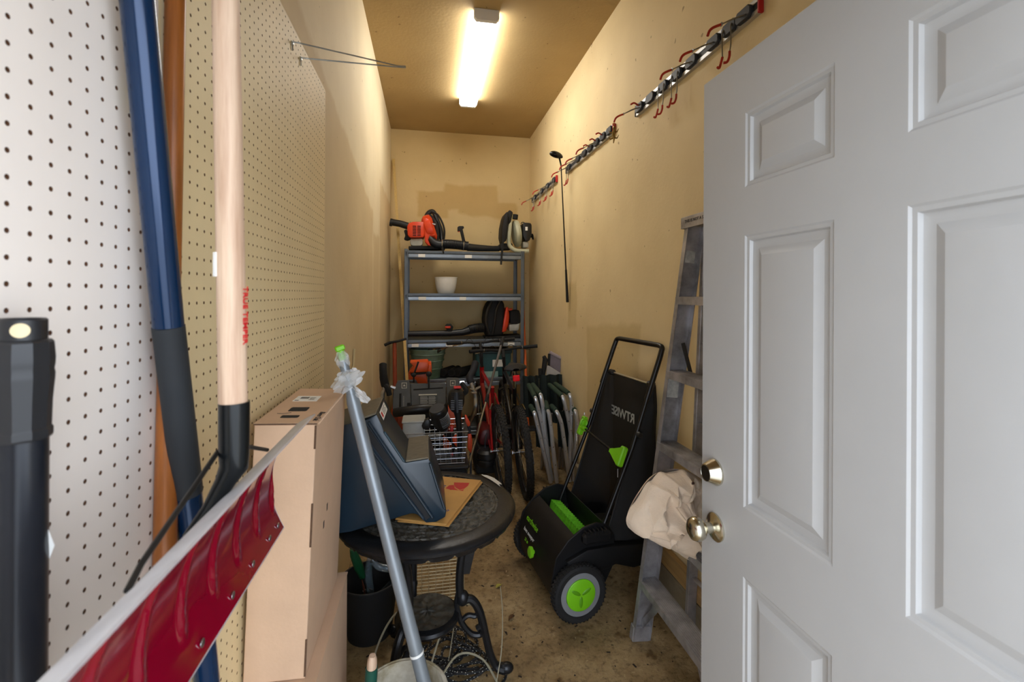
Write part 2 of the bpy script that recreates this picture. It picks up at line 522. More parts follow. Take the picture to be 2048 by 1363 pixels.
for i in (1, 3):
    for j in (1, 3, 5):
        pm = MB()
        for side in (0, 1):
            rings = []
            for ins, dep in prof:
                x = DX + dep if side == 0 else DX + T - dep
                rings.append([(x, ys[i] + ins, zs[j] + ins), (x, ys[i + 1] - ins, zs[j] + ins), (x, ys[i + 1] - ins, zs[j + 1] - ins), (x, ys[i] + ins, zs[j + 1] - ins)])
            vs = [v for r in rings for v in r]
            fs = []
            for r in range(len(rings) - 1):
                for k in range(4):
                    f = (r * 4 + k, r * 4 + (k + 1) % 4, (r + 1) * 4 + (k + 1) % 4, (r + 1) * 4 + k)
                    fs.append(f if side else tuple(reversed(f)))
            l = (len(rings) - 1) * 4
            fs.append((l, l + 1, l + 2, l + 3) if side else (l + 3, l + 2, l + 1, l))
            pm.add(vs, fs)
        pm.build('panel', m_door, door, sharp=12)
m_brass = mat('satin_brass', (204, 198, 180), 0.2, 1.0, var=0.06)
m_keyhole = mat('keyhole_dark', (40, 34, 26), 0.5, 0.6)
kn = MB().lathe([(.033, 0), (.033, .004), (.028, .008), (.016, .011), (.0125, .014), (.0125, .030), (.016, .034), (.024, .040), (.0275, .049), (.0275, .056), (.024, .064), (.016, .069), (.006, .071), (0, .071)], 32, o=(DX, .988, .942), axis=(-1, 0, 0))
kn.build('door_knob', m_brass, door)
db = MB().lathe([(.031, 0), (.031, .005), (.0275, .012), (.020, .028), (.0175, .0285), (.0165, .026)], 28, o=(DX, .990, 1.074), axis=(-1, 0, 0)).build('deadbolt', m_brass, door, sharp=25)
MB().lathe([(.0172, 0), (.0168, .002), (0, .002)], 20, o=(DX - .0262, .990, 1.074), axis=(-1, 0, 0)).box((DX - .0285, .990, 1.071), (.001, .0022, .011)).build('key_cylinder', m_keyhole, db)
for z in (.2, 1.02, 1.83): MB().box2((DX + T + .0005, DY0 - .0015, z - .045), (DX + T + .003, DY0 + .03, z + .045)).build('hinge', m_brass, door)

# ---- ceiling light
lt = thing('ceiling_light', 'lit white fluorescent wraparound light fixed to the ceiling', 'light', (.37, 3.66, ZC))
x0, x1, y0, y1 = .287, .453, 2.95, 4.375
m_wmet = mat('white_enamel', (232, 232, 232), 0.4, var=0.02)
MB().box2((x0 + .012, y0 + .03, ZC - .03), (x1 - .012, y1 - .03, ZC - .001)).build('housing', m_wmet, lt)
for a, b in ((y0, y0 + .032), (y1 - .032, y1)):
    MB().prism([(x0, 0), (x1, 0), (x1, -.055), (x1 - .016, -.074), (x0 + .016, -.074), (x0, -.055)], b - a,
               Matrix(((1, 0, 0, 0), (0, 0, 1, a), (0, 1, 0, ZC - .001), (0, 0, 0, 1))), bev=.002).build('end_cap', m_wmet, lt)
m_diff = bpy.data.materials.new('lit_diffuser'); m_diff.use_nodes = True
pd = m_diff.node_tree.nodes['Principled BSDF']
pd.inputs['Base Color'].default_value = (.9, .9, .9, 1)
pd.inputs['Emission Color'].default_value = (1.0, .975, .92, 1)
pd.inputs['Emission Strength'].default_value = LAMP_POWER
MB().prism([(x0 + .002, -.004), (x0 + .012, -.004), (x0 + .012, -.03), (x1 - .012, -.03), (x1 - .012, -.004), (x1 - .002, -.004), (x1 - .002, -.053), (x1 - .017, -.071), (x0 + .017, -.071), (x0 + .002, -.053)], y1 - y0 - .066,
           Matrix(((1, 0, 0, 0), (0, 0, 1, y0 + .033), (0, 1, 0, ZC), (0, 0, 0, 1)))).build('diffuser', m_diff, lt)
# ------------------------------------------------------------------ shared materials
m_blk = mat('black_plastic', (26, 27, 30), 0.42, var=0.15, rvar=.08)
m_blkm = mat('matt_black', (20, 20, 22), 0.75, var=0.2)
m_rub = mat('rubber', (24, 24, 25), 0.8, var=0.15, bump=0.1)
m_steel = mat('bright_steel', (205, 207, 210), 0.28, 1.0, var=0.08)
m_galv = mat('galvanised', (150, 156, 164), 0.42, 0.85, var=0.12, scale=14)
m_alu = mat('aluminium', (186, 187, 190), 0.38, 0.9, var=0.12, scale=6, rvar=.1)
m_white = mat('white_plastic', (232, 232, 228), 0.45, var=0.04)
m_card = mat('cardboard', (206, 172, 142), 0.85, var=0.06, scale=5, bump=0.06, bscale=120)
m_cut = mat('cardboard_cut', (92, 66, 46), 0.95, var=0.2, scale=90)
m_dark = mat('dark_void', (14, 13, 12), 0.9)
m_paper = mat('label_paper', (236, 236, 232), 0.6, var=0.02)
m_ink = mat('ink', (38, 34, 34), 0.7)
m_red = mat('signal_red', (200, 30, 34), 0.45, var=0.06)

# ---- near black telescoping pole
bp = thing('telescopic_pole', 'thick black telescoping pole with collar and hole near its top', 'pole', (-.3835, .517, 0))
c = Vector((-.3835, .517, 0)); r = .0168
r = .0187
zt_ = 1.4745
def prf(l): return [(a * 1.11, zt_ + (b - 1.477) * 1.11) for a, b in l]
MB().lathe([(r, .02), (r, zt_ - .098)], 28, o=c).build('tube', mat('black_gloss', (22, 26, 34), 0.28, 0.2, var=.1), bp)
MB().lathe(prf([(.0185, 1.372), (.0193, 1.374), (.0193, 1.380), (.0182, 1.382), (.0188, 1.405), (.0202, 1.424), (.0204, 1.428), (.0197, 1.432), (.0203, 1.436), (.0206, 1.442), (.0196, 1.456), (.0182, 1.458), (.0172, 1.4585)]), 10, o=c).build('collar', m_blk, bp, sharp=20)
MB().lathe(prf([(.0158, 1.45), (.0158, 1.4755), (.0145, 1.477), (.0125, 1.477), (.0125, 1.45)]), 28, o=c).build('inner_tube', m_blk, bp)
d = Vector((.52, -.855, 0)).normalized()
MB().lathe([(.0068, 0), (.0068, .0012), (.0050, .0012), (.0050, .0006), (0, .0006)], 18, o=c + d * .0170 + Vector((0, 0, zt_ - .011)), axis=d).build('lock_button', mat('button_brass', (196, 178, 140), .4, .7), bp)
MB().lathe([(0, 0), (.021, 0), (.021, .03), (.0187, .03)], 20, o=c).build('foot_cap', m_rub, bp)
MB().add([c + Vector(q) for q in ((.0172, .0083, 1.262), (.0183, .005, 1.267), (.0172, .0083, 1.236), (.0227, .0067, 1.25))], [(0, 1, 3), (1, 2, 3), (0, 3, 2)]).build('peeled_sticker', m_paper, bp)

# ---- blue pole leaning on the pegboard
m_blue = mat('blue_enamel', (8, 44, 80), 0.2, 0.3, var=.06, coat=.15)
p0, p1 = Vector((-.335, .595, 2.02)), Vector((-.335, .955, .0))
p0 = atx(277, 0, -.372); p1 = atx(413, 1363, -.372)
dd = (p1 - p0).normalized()
top = p0 - dd * .22
bot = p0 + dd * ((.02 - p0.z) / dd.z)
bl = thing('blue_pole', 'blue enamelled metal pole with black grip sleeve leaning on the pegboard', 'pole', bot)
pa = atx(337, 652, -.372); pb = atx(376, 985, -.372)
MB().tube([bot, pb], .0192, 24).build('lower_tube', m_blue, bl)
MB().tube([pb, pa], .0203, 24).build('grip_sleeve', mat('grip_foam', (38, 42, 46), .7, var=.1), bl)
MB().tube([pa, top], .0195, 24).build('upper_tube', m_blue, bl)
MB().tube([bot - dd * 0, bot - dd * .05], .0205, 16).build('end_cap', m_rub, bl)
s = p0 + dd * .165
n = Vector((.3, -1, 0)).normalized(); side = Vector((-1, -.25, 0)).normalized()
def wrap(p, dd, r, a0, a1, l, m, name, parent):
    u = Vector((1, 0, 0)); u = (u - dd * u.dot(dd)).normalized(); w = dd.cross(u)
    MB().grid(8, 1, lambda i, j: p + dd * (l * j) + (u * math.cos(math.radians(a0 + (a1 - a0) * i)) + w * math.sin(math.radians(a0 + (a1 - a0) * i))) * r).build(name, m, parent)
wrap(p0 + dd * .105, dd, .0198, 195, 245, .02, mat('green_sticker', (150, 205, 60), .5), 'green_sticker', bl)
wrap(p0 + dd * .238, dd, .0198, 195, 235, .068, m_paper, 'white_sticker', bl)

# ---- amber wooden handle behind the blue pole
q0, q1 = atx(351, 0, -.3935), atx(330, 1100, -.3935)
d2 = (q1 - q0).normalized(); qb = q0 + d2 * ((.0 - q0.z) / d2.z)
m_amber = mat('varnished_ash', (162, 94, 38), .35, var=.18, scale=5, stretch=(20, 20, 1.2))
onemesh(MB().tube([q0 - d2 * .2, q0 + d2 * .6, q0 + d2 * .8, qb], [.0138, .0142, .0153, .0160], 20), 'wooden_handle', m_amber,
        'amber varnished wooden tool handle behind the blue pole', 'tool handle', base=qb)

# ---- red snow shovel hung on a hook
sh = thing('snow_shovel', 'red ribbed snow shovel with pale wooden handle hanging before the pegboard', 'shovel', (-.26, .63, 1.05))
m_pale = mat('pale_ash', (206, 178, 152), .6, var=.14, scale=4, stretch=(16, 16, .9), rgb2=(168, 134, 108))
ha = Vector((-.252, .628, 1.90)); hb = Vector((-.240, .630, 1.30))
MB().tube([ha + Vector((0, 0, .2)), ha, hb], [.0150, .0152, .0165], 24).build('handle', m_pale, sh)
MB().tube([hb + Vector((0, 0, .062)), hb, hb - Vector((0, 0, .02)), (-.249, .627, 1.262), (-.262, .618, 1.235), (-.282, .61, 1.205)], [.0176, .0172, .0165, .012, .009, .007], 24).build('socket', mat('black_enamel', (16, 20, 22), .25, .3), sh)
prof = spline([(-.213, 0, 1.2665), (-.245, 0, 1.2475), (-.272, 0, 1.216), (-.291, 0, 1.17), (-.297, 0, 1.12), (-.291, 0, 1.08), (-.276, 0, 1.04)], 5)
def blade(off, i, j, ribs):
    k = i * (len(prof) - 1); a = int(min(k, len(prof) - 2)); t = k - a
    p = prof[a].lerp(prof[a + 1], t)
    tg = (prof[a + 1] - prof[a]).normalized()
    nn = Vector((-tg.z, 0, tg.x))       # towards the scoop
    if nn.x < 0: nn = -nn
    y = .295 + (.635 + .03 * i) * j
    # corners rounded, edge bowed
    h = 0.0
    if ribs and .22 < i < .86:
        ph = (y - .30 + (i - .5) * .035) / .082
        fr = ph - round(ph)
        env = min(1, (i - .22) / .1, (.86 - i) / .1)
        h = .0050 * env * math.exp(-(fr / .075) ** 2)
    p = p + nn * (off + h)
    return (p.x, y, p.z)
MB().grid(44, 150, lambda i, j: blade(.0012, i, j, True)).build('blade_face', mat('red_enamel', (132, 4, 34), .13, .1, var=.10, scale=6, coat=.6), sh, sharp=60)
MB().grid(30, 12, lambda i, j: blade(-.0012, 1 - i, j, False)).build('blade_back', mat('shovel_back', (206, 204, 206), .45, .1, var=.1, scale=20), sh)
rim = MB()
rim.tube([blade(0, i / 20, 0, False) for i in range(21)], .0017, 6).tube([blade(0, i / 20, 1, False) for i in range(21)], .0017, 6)
rim.tube([blade(0, 0, j, False) for j in (0, 1)], .0017, 6).tube([blade(0, 1, j, False) for j in (0, 1)], .0017, 6)
rim.build('blade_rim', mat('worn_rim', (196, 190, 190), .4, .3), sh)
for j in (.25, .38, .52, .66, .78, .9, .97):
    p = Vector(blade(.0030, .93, j, False)); MB().ell(p, (.0015, .0055, .0055), 10, 6).build('rivet', m_steel, sh)
br = mat('brace_wire', (44, 42, 40), .45, .6)
MB().tube([(-.244, .618, 1.308), (-.256, .645, 1.310), (-.258, .628, 1.300), (-.256, .47, 1.252), (-.250, .44, 1.246)], .0030, 8).build('brace', br, sh)
MB().tube([(-.246, .640, 1.305), (-.254, .665, 1.298), (-.252, .79, 1.248)], .0030, 8).build('brace', br, sh)
tx = frame((-.240 + .0165, .628, 1.545), (0, 0, -1), (.35, .9, 0))
u = Vector((.93, -.36, 0))
tM = frame(Vector((-.2438, .629, 1.508)) + Vector((.0164, -.0055, 0)), (0, 0, -1), (.25, .97, 0))
text('TRUE TEMPER', .0118, tM, m_red, 'printed_name', sh, bold=True)
MB().box(Vector((-.247, .63, 1.535)) + Vector((-.0115, -.0105, 0)), (.006, .002, .03), rot=(0, 0, -42)).build('price_sticker', m_paper, sh)
hk = MB().tube(round_path([(PX - .003, .61, 2.10), (PX + .004, .61, 2.10), (-.215, .61, 2.10), (-.215, .61, 2.125)], .008), .003, 8)
hk.tube(round_path([(PX - .003, .648, 2.10), (PX + .004, .648, 2.10), (-.215, .648, 2.10), (-.215, .648, 2.125)], .008), .003, 8).tube([(PX + .004, .61, 2.10), (PX + .004, .648, 2.10)], .003, 8)
onemesh(hk, 'pegboard_hook', m_steel, 'short steel pegboard hook holding up the snow shovel handle', 'hook', base=(PX, .63, 2.1))

# ---- long double-prong pegboard hook
A, B = atx(583, 88, PX), atx(600, 118, PX)
A.z = B.z = 2.261
tip = Vector((PX + .30, (A.y + B.y) / 2 - .01, 2.155))
tip = aty(797, 133, 1.70)
t2 = aty(811, 136, 1.72)
pk = thing('pegboard_hook', 'long double-prong steel pegboard hook sticking out of the top of the pegboard', 'hook', ((A + B) / 2))
m_zn = mat('zinc_wire', (196, 200, 198), .35, .7)
dn = Vector((0, 0, -.026))
for P, sg in ((A, -1), (B, 1)):
    e = tip + Vector((0, .004 * sg, 0)); e2 = t2 + Vector((0, .006 * sg, .004))
    MB().tube(round_path([P + Vector((.003, 0, 0)) + dn, P + Vector((.003, 0, 0)), P + Vector((.02, 0, -.001)), e, e2], .006), .0023, 8).build('prong', m_zn, pk)
    MB().tube([P + Vector((-.0062, 0, .001)), P + Vector((.004, 0, .001))], .0026, 8).box(P + Vector((.0035, 0, -.004)), (.005, .012, .008), bev=.001).build('clip', m_zn, pk)

# ---- stacked cardboard boxes
XB = -.385
f_l = atx(505, 850, XB); y0b = f_l.y; zt = 1.202
x_r = aty(632, 850, y0b).x
y1b = 1.49
zb = .617
lean = Matrix.Translation((x_r, 0, zb)) @ Matrix.Rotation(math.radians(2.1), 4, 'Y') @ Matrix.Translation((-x_r, 0, -zb))
xs0, xs1 = x_r - .131 - .021, x_r - .021
H1 = zt - zb
b1 = thing('cardboard_box', 'tall narrow cardboard box with hand holes and shipping label, standing on another box', 'box', ((xs0 + xs1) / 2, (y0b + y1b) / 2, zb))
LB = MB(lean); LB.box2((xs0, y0b, zb), (xs1, y1b, zb + H1 - .004), bev=.0015)
LB.build('carton', m_card, b1)
tp = MB(lean).box2((xs0 - .001, y0b - .002, zb + H1 - .004), (xs1 + .002, y1b, zb + H1)); tp.build('top_flap', m_card, b1)
ed = MB(lean).box2((xs0 - .001, y0b - .0026, zb + H1 - .0035), (xs1 + .002, y0b - .0018, zb + H1 - .0005))
ed.build('cut_edge', m_cut, b1)
for a, b in ((H1 - .06, H1 - .006), (.30, .40), (.005, .09)):
    MB(lean).box2((xs1 - .003, y0b - .0008, zb + a), (xs1 + .0012, y0b + .001, zb + b)).build('cut_edge', m_cut, b1)
hh = MB(lean)
ztop = zb + H1 + .0003
def slot(cx, cy, lx, ly, n=10):
    pts = []
    for k in range(n * 2):
        a = PI * k / n
        sx = max(-1, min(1, 1.5 * math.cos(a))); sy = max(-1, min(1, 1.3 * math.sin(a)))
        pts.append((cx + lx * sx, cy + ly * sy))
    return pts
hM = Matrix.Translation((0, 0, ztop))
MB(lean).prism(slot((xs0 + xs1) / 2 - .004, y0b + .125, .022, .020), .0004, hM).build('hand_hole', m_dark, b1)
MB(lean).prism(slot((xs0 + xs1) / 2 - .006, y0b + .055, .020, .011), .0004, hM).build('hand_hole', m_dark, b1)
lb = MB(lean).box((xs0 + .052, y0b + .245, ztop), (.062, .062, .0006)); lbl = lb.build('shipping_label', m_paper, b1)
bc = MB(lean)
for k in range(14): bc.box((xs0 + .034 + k * .0016, y0b + .252, ztop + .0006), (.0009 if k % 3 else .0004, .022, .0003))
for k in range(5): bc.box((xs0 + .066, y0b + .228 + k * .007, ztop + .0006), (.016 - .002 * (k % 3), .0016, .0003))
bc.box((xs0 + .03, y0b + .222, ztop + .0006), (.010, .006, .0003)); bc.build('label_print', m_ink, lbl)
hw = frame((xs1 - .012, y0b + .098, ztop + .0002), (0, -1, 0), (1, 0, 0)); hw = lean @ hw
text('River', .020, hw, m_ink, 'handwriting', b1, shear=.3)
text('Oak', .020, lean @ frame((xs1 - .012, y0b + .052, ztop + .0002), (0, -1, 0), (1, 0, 0)), m_ink, 'handwriting', b1, shear=.3)
st = MB(lean).tube(spline([(xs0 + .022, y0b + .085, ztop), (xs0 + .036, y0b + .083, ztop), (xs0 + .052, y0b + .092, ztop)]), .0008, 5); st.build('pen_stroke', m_ink, b1)
te = MB(lean)
for k in range(26):
    y = y0b + .02 + k * .0122
    te.add([(xs1 + .0022, y, ztop - .004), (xs1 + .0022, y + .006, ztop - .004), (xs1 + .0022, y + .003, ztop - .011), (xs1, y, ztop - .004), (xs1, y + .006, ztop - .004), (xs1, y + .003, ztop - .011)], [(0, 1, 2), (0, 2, 5, 3), (1, 4, 5, 2)])
te.build('torn_teeth', m_card, b1)
for yy, zz in ((y0b + .17, zb + .315), (y0b + .135, zb + .285)):
    MB(lean).box((xs1 + .0002, yy, zz), (.0006, .010, .018)).build('side_slot', m_dark, b1)
b2 = thing('cardboard_box', 'lower cardboard box beneath the tall narrow one', 'box', (-.33, 1.3, 0))
MB().box2((XL + .0072, y0b - .012, 0), (x_r + .004, y1b + .025, zb - .003), bev=.002).build('carton', m_card, b2)
MB().box2((XL + .0072, y0b - .013, zb - .003), (x_r + .006, y1b + .025, zb)).build('top_flap', m_card, b2)
MB().box2((x_r + .001, y0b - .0135, zb - .17), (x_r + .0045, y0b - .0115, zb - .01)).box2((x_r - .03, y0b - .0138, zb - .012), (x_r + .006, y0b - .0128, zb - .004)).build('cut_edge', m_cut, b2)

# ---- white bucket with the grey pole and a trowel standing in it
bc0 = Vector((-.064, 1.335, 0))
m_bw = mat('dirty_white_plastic', (222, 216, 200), .5, var=.1, scale=9, rgb2=(150, 138, 108))
bk = thing('bucket', 'dirty white plastic bucket holding the grey pole and green trowel', 'bucket', bc0)
MB().lathe([(0, .004), (.104, .004), (.120, .352), (.126, .352), (.126, .358), (.117, .358), (.116, .352), (.100, .010), (0, .010)], 40, o=bc0).build('pail', m_bw, bk)
MB().torus(bc0 + Vector((0, 0, .355)), (0, 0, 1), .1255, .0045, 40, 8).torus(bc0 + Vector((0, 0, .31)), (0, 0, 1), .1215, .003, 40, 6).build('rim', m_bw, bk)
MB().tube([bc0 + Vector((.126 * math.cos(a), .126 * math.sin(a) , .32 - .11 * math.sin(PI * k / 12))) for k, a in ((k, PI + PI * k / 12) for k in range(13))], .0025, 6).build('bail', m_steel, bk)
gp = mat('grey_coated_tube', (132, 139, 144), .32, .3, var=.06)
P1 = aty(697, 765, 1.44); P0 = aty(846, 1355, 1.345)
gd = (P0 - P1).normalized(); Pb = P1 + gd * ((.02 - P1.z) / gd.z)
Pt = P1 - gd * .105
pl = thing('grey_pole', 'grey telescoping pole with green tip and loose plastic wrap leaning in the bucket', 'pole', Pb)
MB().tube([P1 + gd * .035, P1 + gd * .06, Pb], [.0155, .0195, .0195], 22).build('outer_tube', gp, pl)
MB().tube([P1 + gd * .06, P1 - gd * .07], .0142, 20).build('inner_tube', gp, pl)
MB().tube([P0 - gd * .075, P0 - gd * .068], .0206, 22).build('white_ring', m_white, pl)
m_lime = mat('lime_plastic', (122, 200, 24), .4, var=.05)
MB().tube([P1 - gd * .07, P1 - gd * .10], [.011, .010], 14).box(P1 - gd * .108, (.028, .018, .016), rot=(0, -18, 20), bev=.003).build('green_tip', m_lime, pl)
film = mat('clear_film', (235, 236, 236), .18, var=.02, alpha=.36, spec=.8)
rnd = random.Random(3)
def crumple(c, ax, R, L, seed, nu=22, nv=14, amp=.5):
    rd = random.Random(seed); ph = [rd.random() * 9 for _ in range(6)]
    ax = Vector(ax).normalized(); u = ax.orthogonal().normalized(); w = ax.cross(u)
    def fn(i, j):
        a = 2 * PI * i
        rr = R * (1 + amp * (.5 * math.sin(5 * a + ph[0] + 4 * j) + .35 * math.sin(9 * a + ph[1] - 7 * j) + .3 * math.sin(3 * a + ph[2] + 11 * j)))
        return Vector(c) + ax * (L * (j - .5)) + (u * math.cos(a) + w * math.sin(a)) * rr * (.55 + .45 * math.sin(PI * min(1, j * 1.02)))
    return MB().grid(nu, nv, fn)
crumple(P1 - gd * .015, gd, .030, .045, 1).build('plastic_wrap', film, pl, sharp=15)
crumple(P1 - gd * .005, gd + Vector((.4, 0, 0)), .040, .05, 4, amp=.7).build('plastic_wrap', film, pl, sharp=15)
crumple(P1 - gd * .07, gd, .0185, .055, 2, amp=.3).build('plastic_wrap', film, pl, sharp=15)
crumple(P1 + Vector((.03, 0, -.035)), (.75, .1, -.66), .011, .075, 5, amp=.6).build('plastic_wrap', film, pl, sharp=15)
tr0 = aty(745, 1310, 1.275); tr1 = aty(738, 1420, 1.29)
td = (tr1 - tr0).normalized()
tw = thing('hand_trowel', 'small garden trowel with green and bare wood handle standing in the white bucket', 'trowel', tr0 + td * .4)
MB().tube([tr0, tr0 + td * .012, tr0 + td * .034], [.0085, .0125, .0135], 16).build('handle_end', m_pale, tw)
MB().tube([tr0 + td * .034, tr0 + td * .06, tr0 + td * .14], [.0158, .0165, .014], 16).build('green_grip', mat('green_grip', (14, 76, 62), .5), tw)
MB().tube([tr0 + td * .14, tr0 + td * .26], .005, 8).build('tang', m_steel, tw)
MB().grid(8, 10, lambda i, j: tr0 + td * (.25 + .15 * j) + Vector(((i - .5) * .06 * (1 - j ** 3 * .8), -.02 * (1 - (2 * i - 1) ** 2) , 0)), th=.0015).build('blade', m_steel, tw)
from mathutils import noise as mnoise
# ------------------------------------------------------------------ round cast metal table
TC, TZ, TR = Vector((.005, 1.77, 0)), .70, .335
tb = thing('patio_table', 'round black cast metal bistro table with floral relief top and scrolled legs', 'table', TC)
m_cast = mat('cast_black', (34, 35, 38), .36, .35, var=.2, scale=14, rvar=.12, bump=.08, bscale=90)
m_castd = mat('cast_dusty', (84, 82, 75), .5, .2, var=.3, scale=30, rvar=.1)
o_ = TC + Vector((0, 0, TZ))
MB().lathe([(.268, -.004), (.270, 0), (.278, .001), (.318, -.002), (.328, -.006), (.335, -.013), (.334, -.022), (.328, -.028), (.322, -.022), (.27, -.014)], 96, o=o_, cap=False).build('top_rim', m_cast, tb)
def relief(i, j):
    r = .2695 * i; a = 2 * PI * j
    p = Vector((r * math.cos(a), r * math.sin(a), 0))
    q = p * 52
    w = mnoise.noise_vector(q * .45) * 1.3
    h = math.sin(q.x * 2 + w.x * 2.5) * math.sin(q.y * 2 + w.y * 2.5)
    h = 1 - abs(h) * 1.6 + .35 * mnoise.noise(q * 2.2)
    if i < .25: h = .5 + .5 * math.cos(a * 8 + i * 20) * math.sin(i * 4 * PI)
    for rr in (.255, .175): h = max(h, 1.1 * math.exp(-((r - rr) / .0035) ** 2))
    return o_ + Vector((p.x, p.y, -.006 + .0055 * h))
MB().grid(80, 260, relief).build('relief_panel', m_castd, tb, sharp=0)
MB().lathe([(0, -.016), (.27, -.016), (.27, -.010), (0, -.010)], 48, o=o_).build('underside', m_cast, tb)
ap = MB()
def scal(i, j):
    a = 2 * PI * i
    d = .012 + .016 * abs(math.sin(a * 12)) ** .6
    rr = .324 + .006 * math.cos(a * 24) * j - .01 * j
    return o_ + Vector((rr * math.cos(a), rr * math.sin(a), -.02 - d * j))
ap.grid(240, 5, scal, th=.004).build('scalloped_edge', m_cast, tb)
sc = MB()
pts = [atz(x, y, TZ + .0015) for x, y in ((962, 948), (975, 950), (988, 955), (1000, 964), (1004, 968), (998, 967), (1001, 973), (992, 966), (980, 958), (968, 952))]
sc.add(pts, [tuple(range(len(pts)))]).build('bare_scuff', mat('bare_metal', (214, 214, 210), .5), tb)
def leg(ang):
    R = Matrix.Translation(TC) @ Matrix.Rotation(math.radians(ang), 4, 'Z')
    lg = MB(R)
    def P(r, z, t=0): return (r, t, z)
    lg.tube(spline([P(.265, .672), P(.20, .628), P(.150, .56), P(.128, .47), P(.122, .38), P(.128, .31)], 6), [.018] * 6 + [.016] * 25, 10)
    lg.tube(spline([P(.128, .31), P(.165, .318), P(.198, .27), P(.222, .18), P(.243, .095), P(.268, .045), P(.302, .032)], 6), [.016] * 18 + [.015] * 12 + [.017, .018, .019, .020, .021, .021, .020], 10)
    lg.ell((.306, 0, .034), (.03, .021, .021), 14, 8)
    lg.tube(spline([P(.122, .36), P(.112, .30), P(.128, .235), P(.165, .185), P(.20, .175), P(.212, .19), P(.204, .207), P(.19, .20)], 5), .0115, 8)
    lg.tube(spline([P(.128, .235), P(.155, .255), P(.185, .25), P(.195, .27)], 5), .0095, 8)
    lg.tube(spline([P(.245, .658), P(.205, .665), P(.16, .645), P(.135, .60), P(.15, .575), P(.168, .588), P(.16, .605)], 5), .0105, 8)
    lg.prism([(.318, .672), (.310, .645), (.290, .630), (.262, .615), (.232, .594), (.204, .560), (.180, .505), (.160, .42), (.135, .42), (.135, .672)], .016, Matrix(((1, 0, 0, 0), (0, 0, 1, -.008), (0, 1, 0, 0), (0, 0, 0, 1))))
    lg.ell((.134, 0, .325), (.026, .024, .03), 12, 8)
    lg.build('leg', m_cast, tb)
for a in (-2, 118, 238): leg(a)
sh_ = MB().lathe([(0, .285), (.105, .285), (.118, .278), (.122, .268), (.118, .258), (.105, .255), (0, .255)], 40, o=TC)
sh_.build('lower_tier', m_cast, tb)
def rel2(i, j):
    r = .104 * i; a = 2 * PI * j
    h = math.cos(a * 8) * math.sin(i * 3 * PI) + .4 * mnoise.noise(Vector((r * math.cos(a), r * math.sin(a), 0)) * 90)
    return TC + Vector((r * math.cos(a), r * math.sin(a), .288 + .003 * h))
MB().grid(24, 96, rel2).build('tier_relief', m_castd, tb, sharp=0)

# ------------------------------------------------------------------ kraft lawn bags on the table
m_kraft = mat('kraft_paper', (206, 156, 84), .75, var=.08, scale=6, bump=.05, bscale=40)
A, B, Cc = atz(962, 966, .704), atz(893, 1054, .704), atz(792, 1042, .704)
for k in range(3):
    z = .7035 + .0038 * k
    a, b, c = (A.copy(), B.copy(), Cc.copy())
    ctr = (a + c) / 2
    R = Matrix.Translation(ctr) @ Matrix.Rotation(math.radians((2.2, -1.0, 0)[k]), 4, 'Z') @ Matrix.Translation(-ctr)
    a, b, c = R @ a, R @ b, R @ c
    if k == 0: a += Vector((.012, -.004, 0))
    d = a + (c - b)
    t = thing('paper_lawn_bag', ('folded kraft paper lawn bag at the bottom of the pile on the table', 'folded kraft paper lawn bag in the middle of the pile on the table', 'folded kraft paper lawn bag on top with red and blue print')[k], 'paper bag', (ctr.x, ctr.y, z), group='paper lawn bags on the table')
    def sheet(z0, z1, lift):
        m = MB()
        def fn(i, j):
            p = (b * (1 - i) + a * i) * (1 - j) + (c * (1 - i) + d * i) * j
            return Vector((p.x, p.y, z0 + lift * (i * i * .6 + .4 * math.sin(i * PI) * (1 - j))))
        m.grid(10, 8, fn, th=z1 - z0)
        return m
    sheet(z + .0012, z, .001).build('back_ply', m_kraft, t)
    sheet(z + .0032, z + .0018, .0014 if k < 2 else .003).build('front_ply', m_kraft, t)
    MB().tube([Vector((a.x, a.y, z + .0018 + .0012)), Vector((d.x, d.y, z + .003))], .0011, 6).build('folded_edge', m_kraft, t)
    if k == 2:
        zz = z + .0064
        rp, bpn = mat('print_red', (196, 44, 34), .7), mat('print_blue', (40, 66, 132), .7)
        def on(pl, name, m):
            v = [atz(x, y, zz) for x, y in pl]; MB().add(v, [tuple(range(len(v)))]).build(name, m, t)
        on([(908, 964), (939, 965), (936, 971), (928, 977), (919, 979), (912, 975), (908, 970)], 'printed_dome', rp)
        on([(909, 975), (917, 980), (928, 978), (926, 981), (906, 979), (898, 979)], 'printed_petal', rp)
        on([(907, 969), (910, 974), (903, 979), (891, 976), (898, 970)], 'printed_petal', rp)
        M1 = frame(atz(896, 963, zz), atz(884, 962, zz) - atz(896, 963, zz), atz(892, 974, zz) - atz(896, 963, zz))
        text('S', .032, frame(atz(882, 974, zz), atz(899, 976, zz) - atz(882, 974, zz), atz(886, 960, zz) - atz(882, 974, zz)), bpn, 'printed_letter', t, bold=True)
        text('25', .013, frame(atz(893, 1022, zz), atz(906, 1018, zz) - atz(893, 1022, zz), atz(891, 1012, zz) - atz(893, 1022, zz)), bpn, 'printed_number', t)

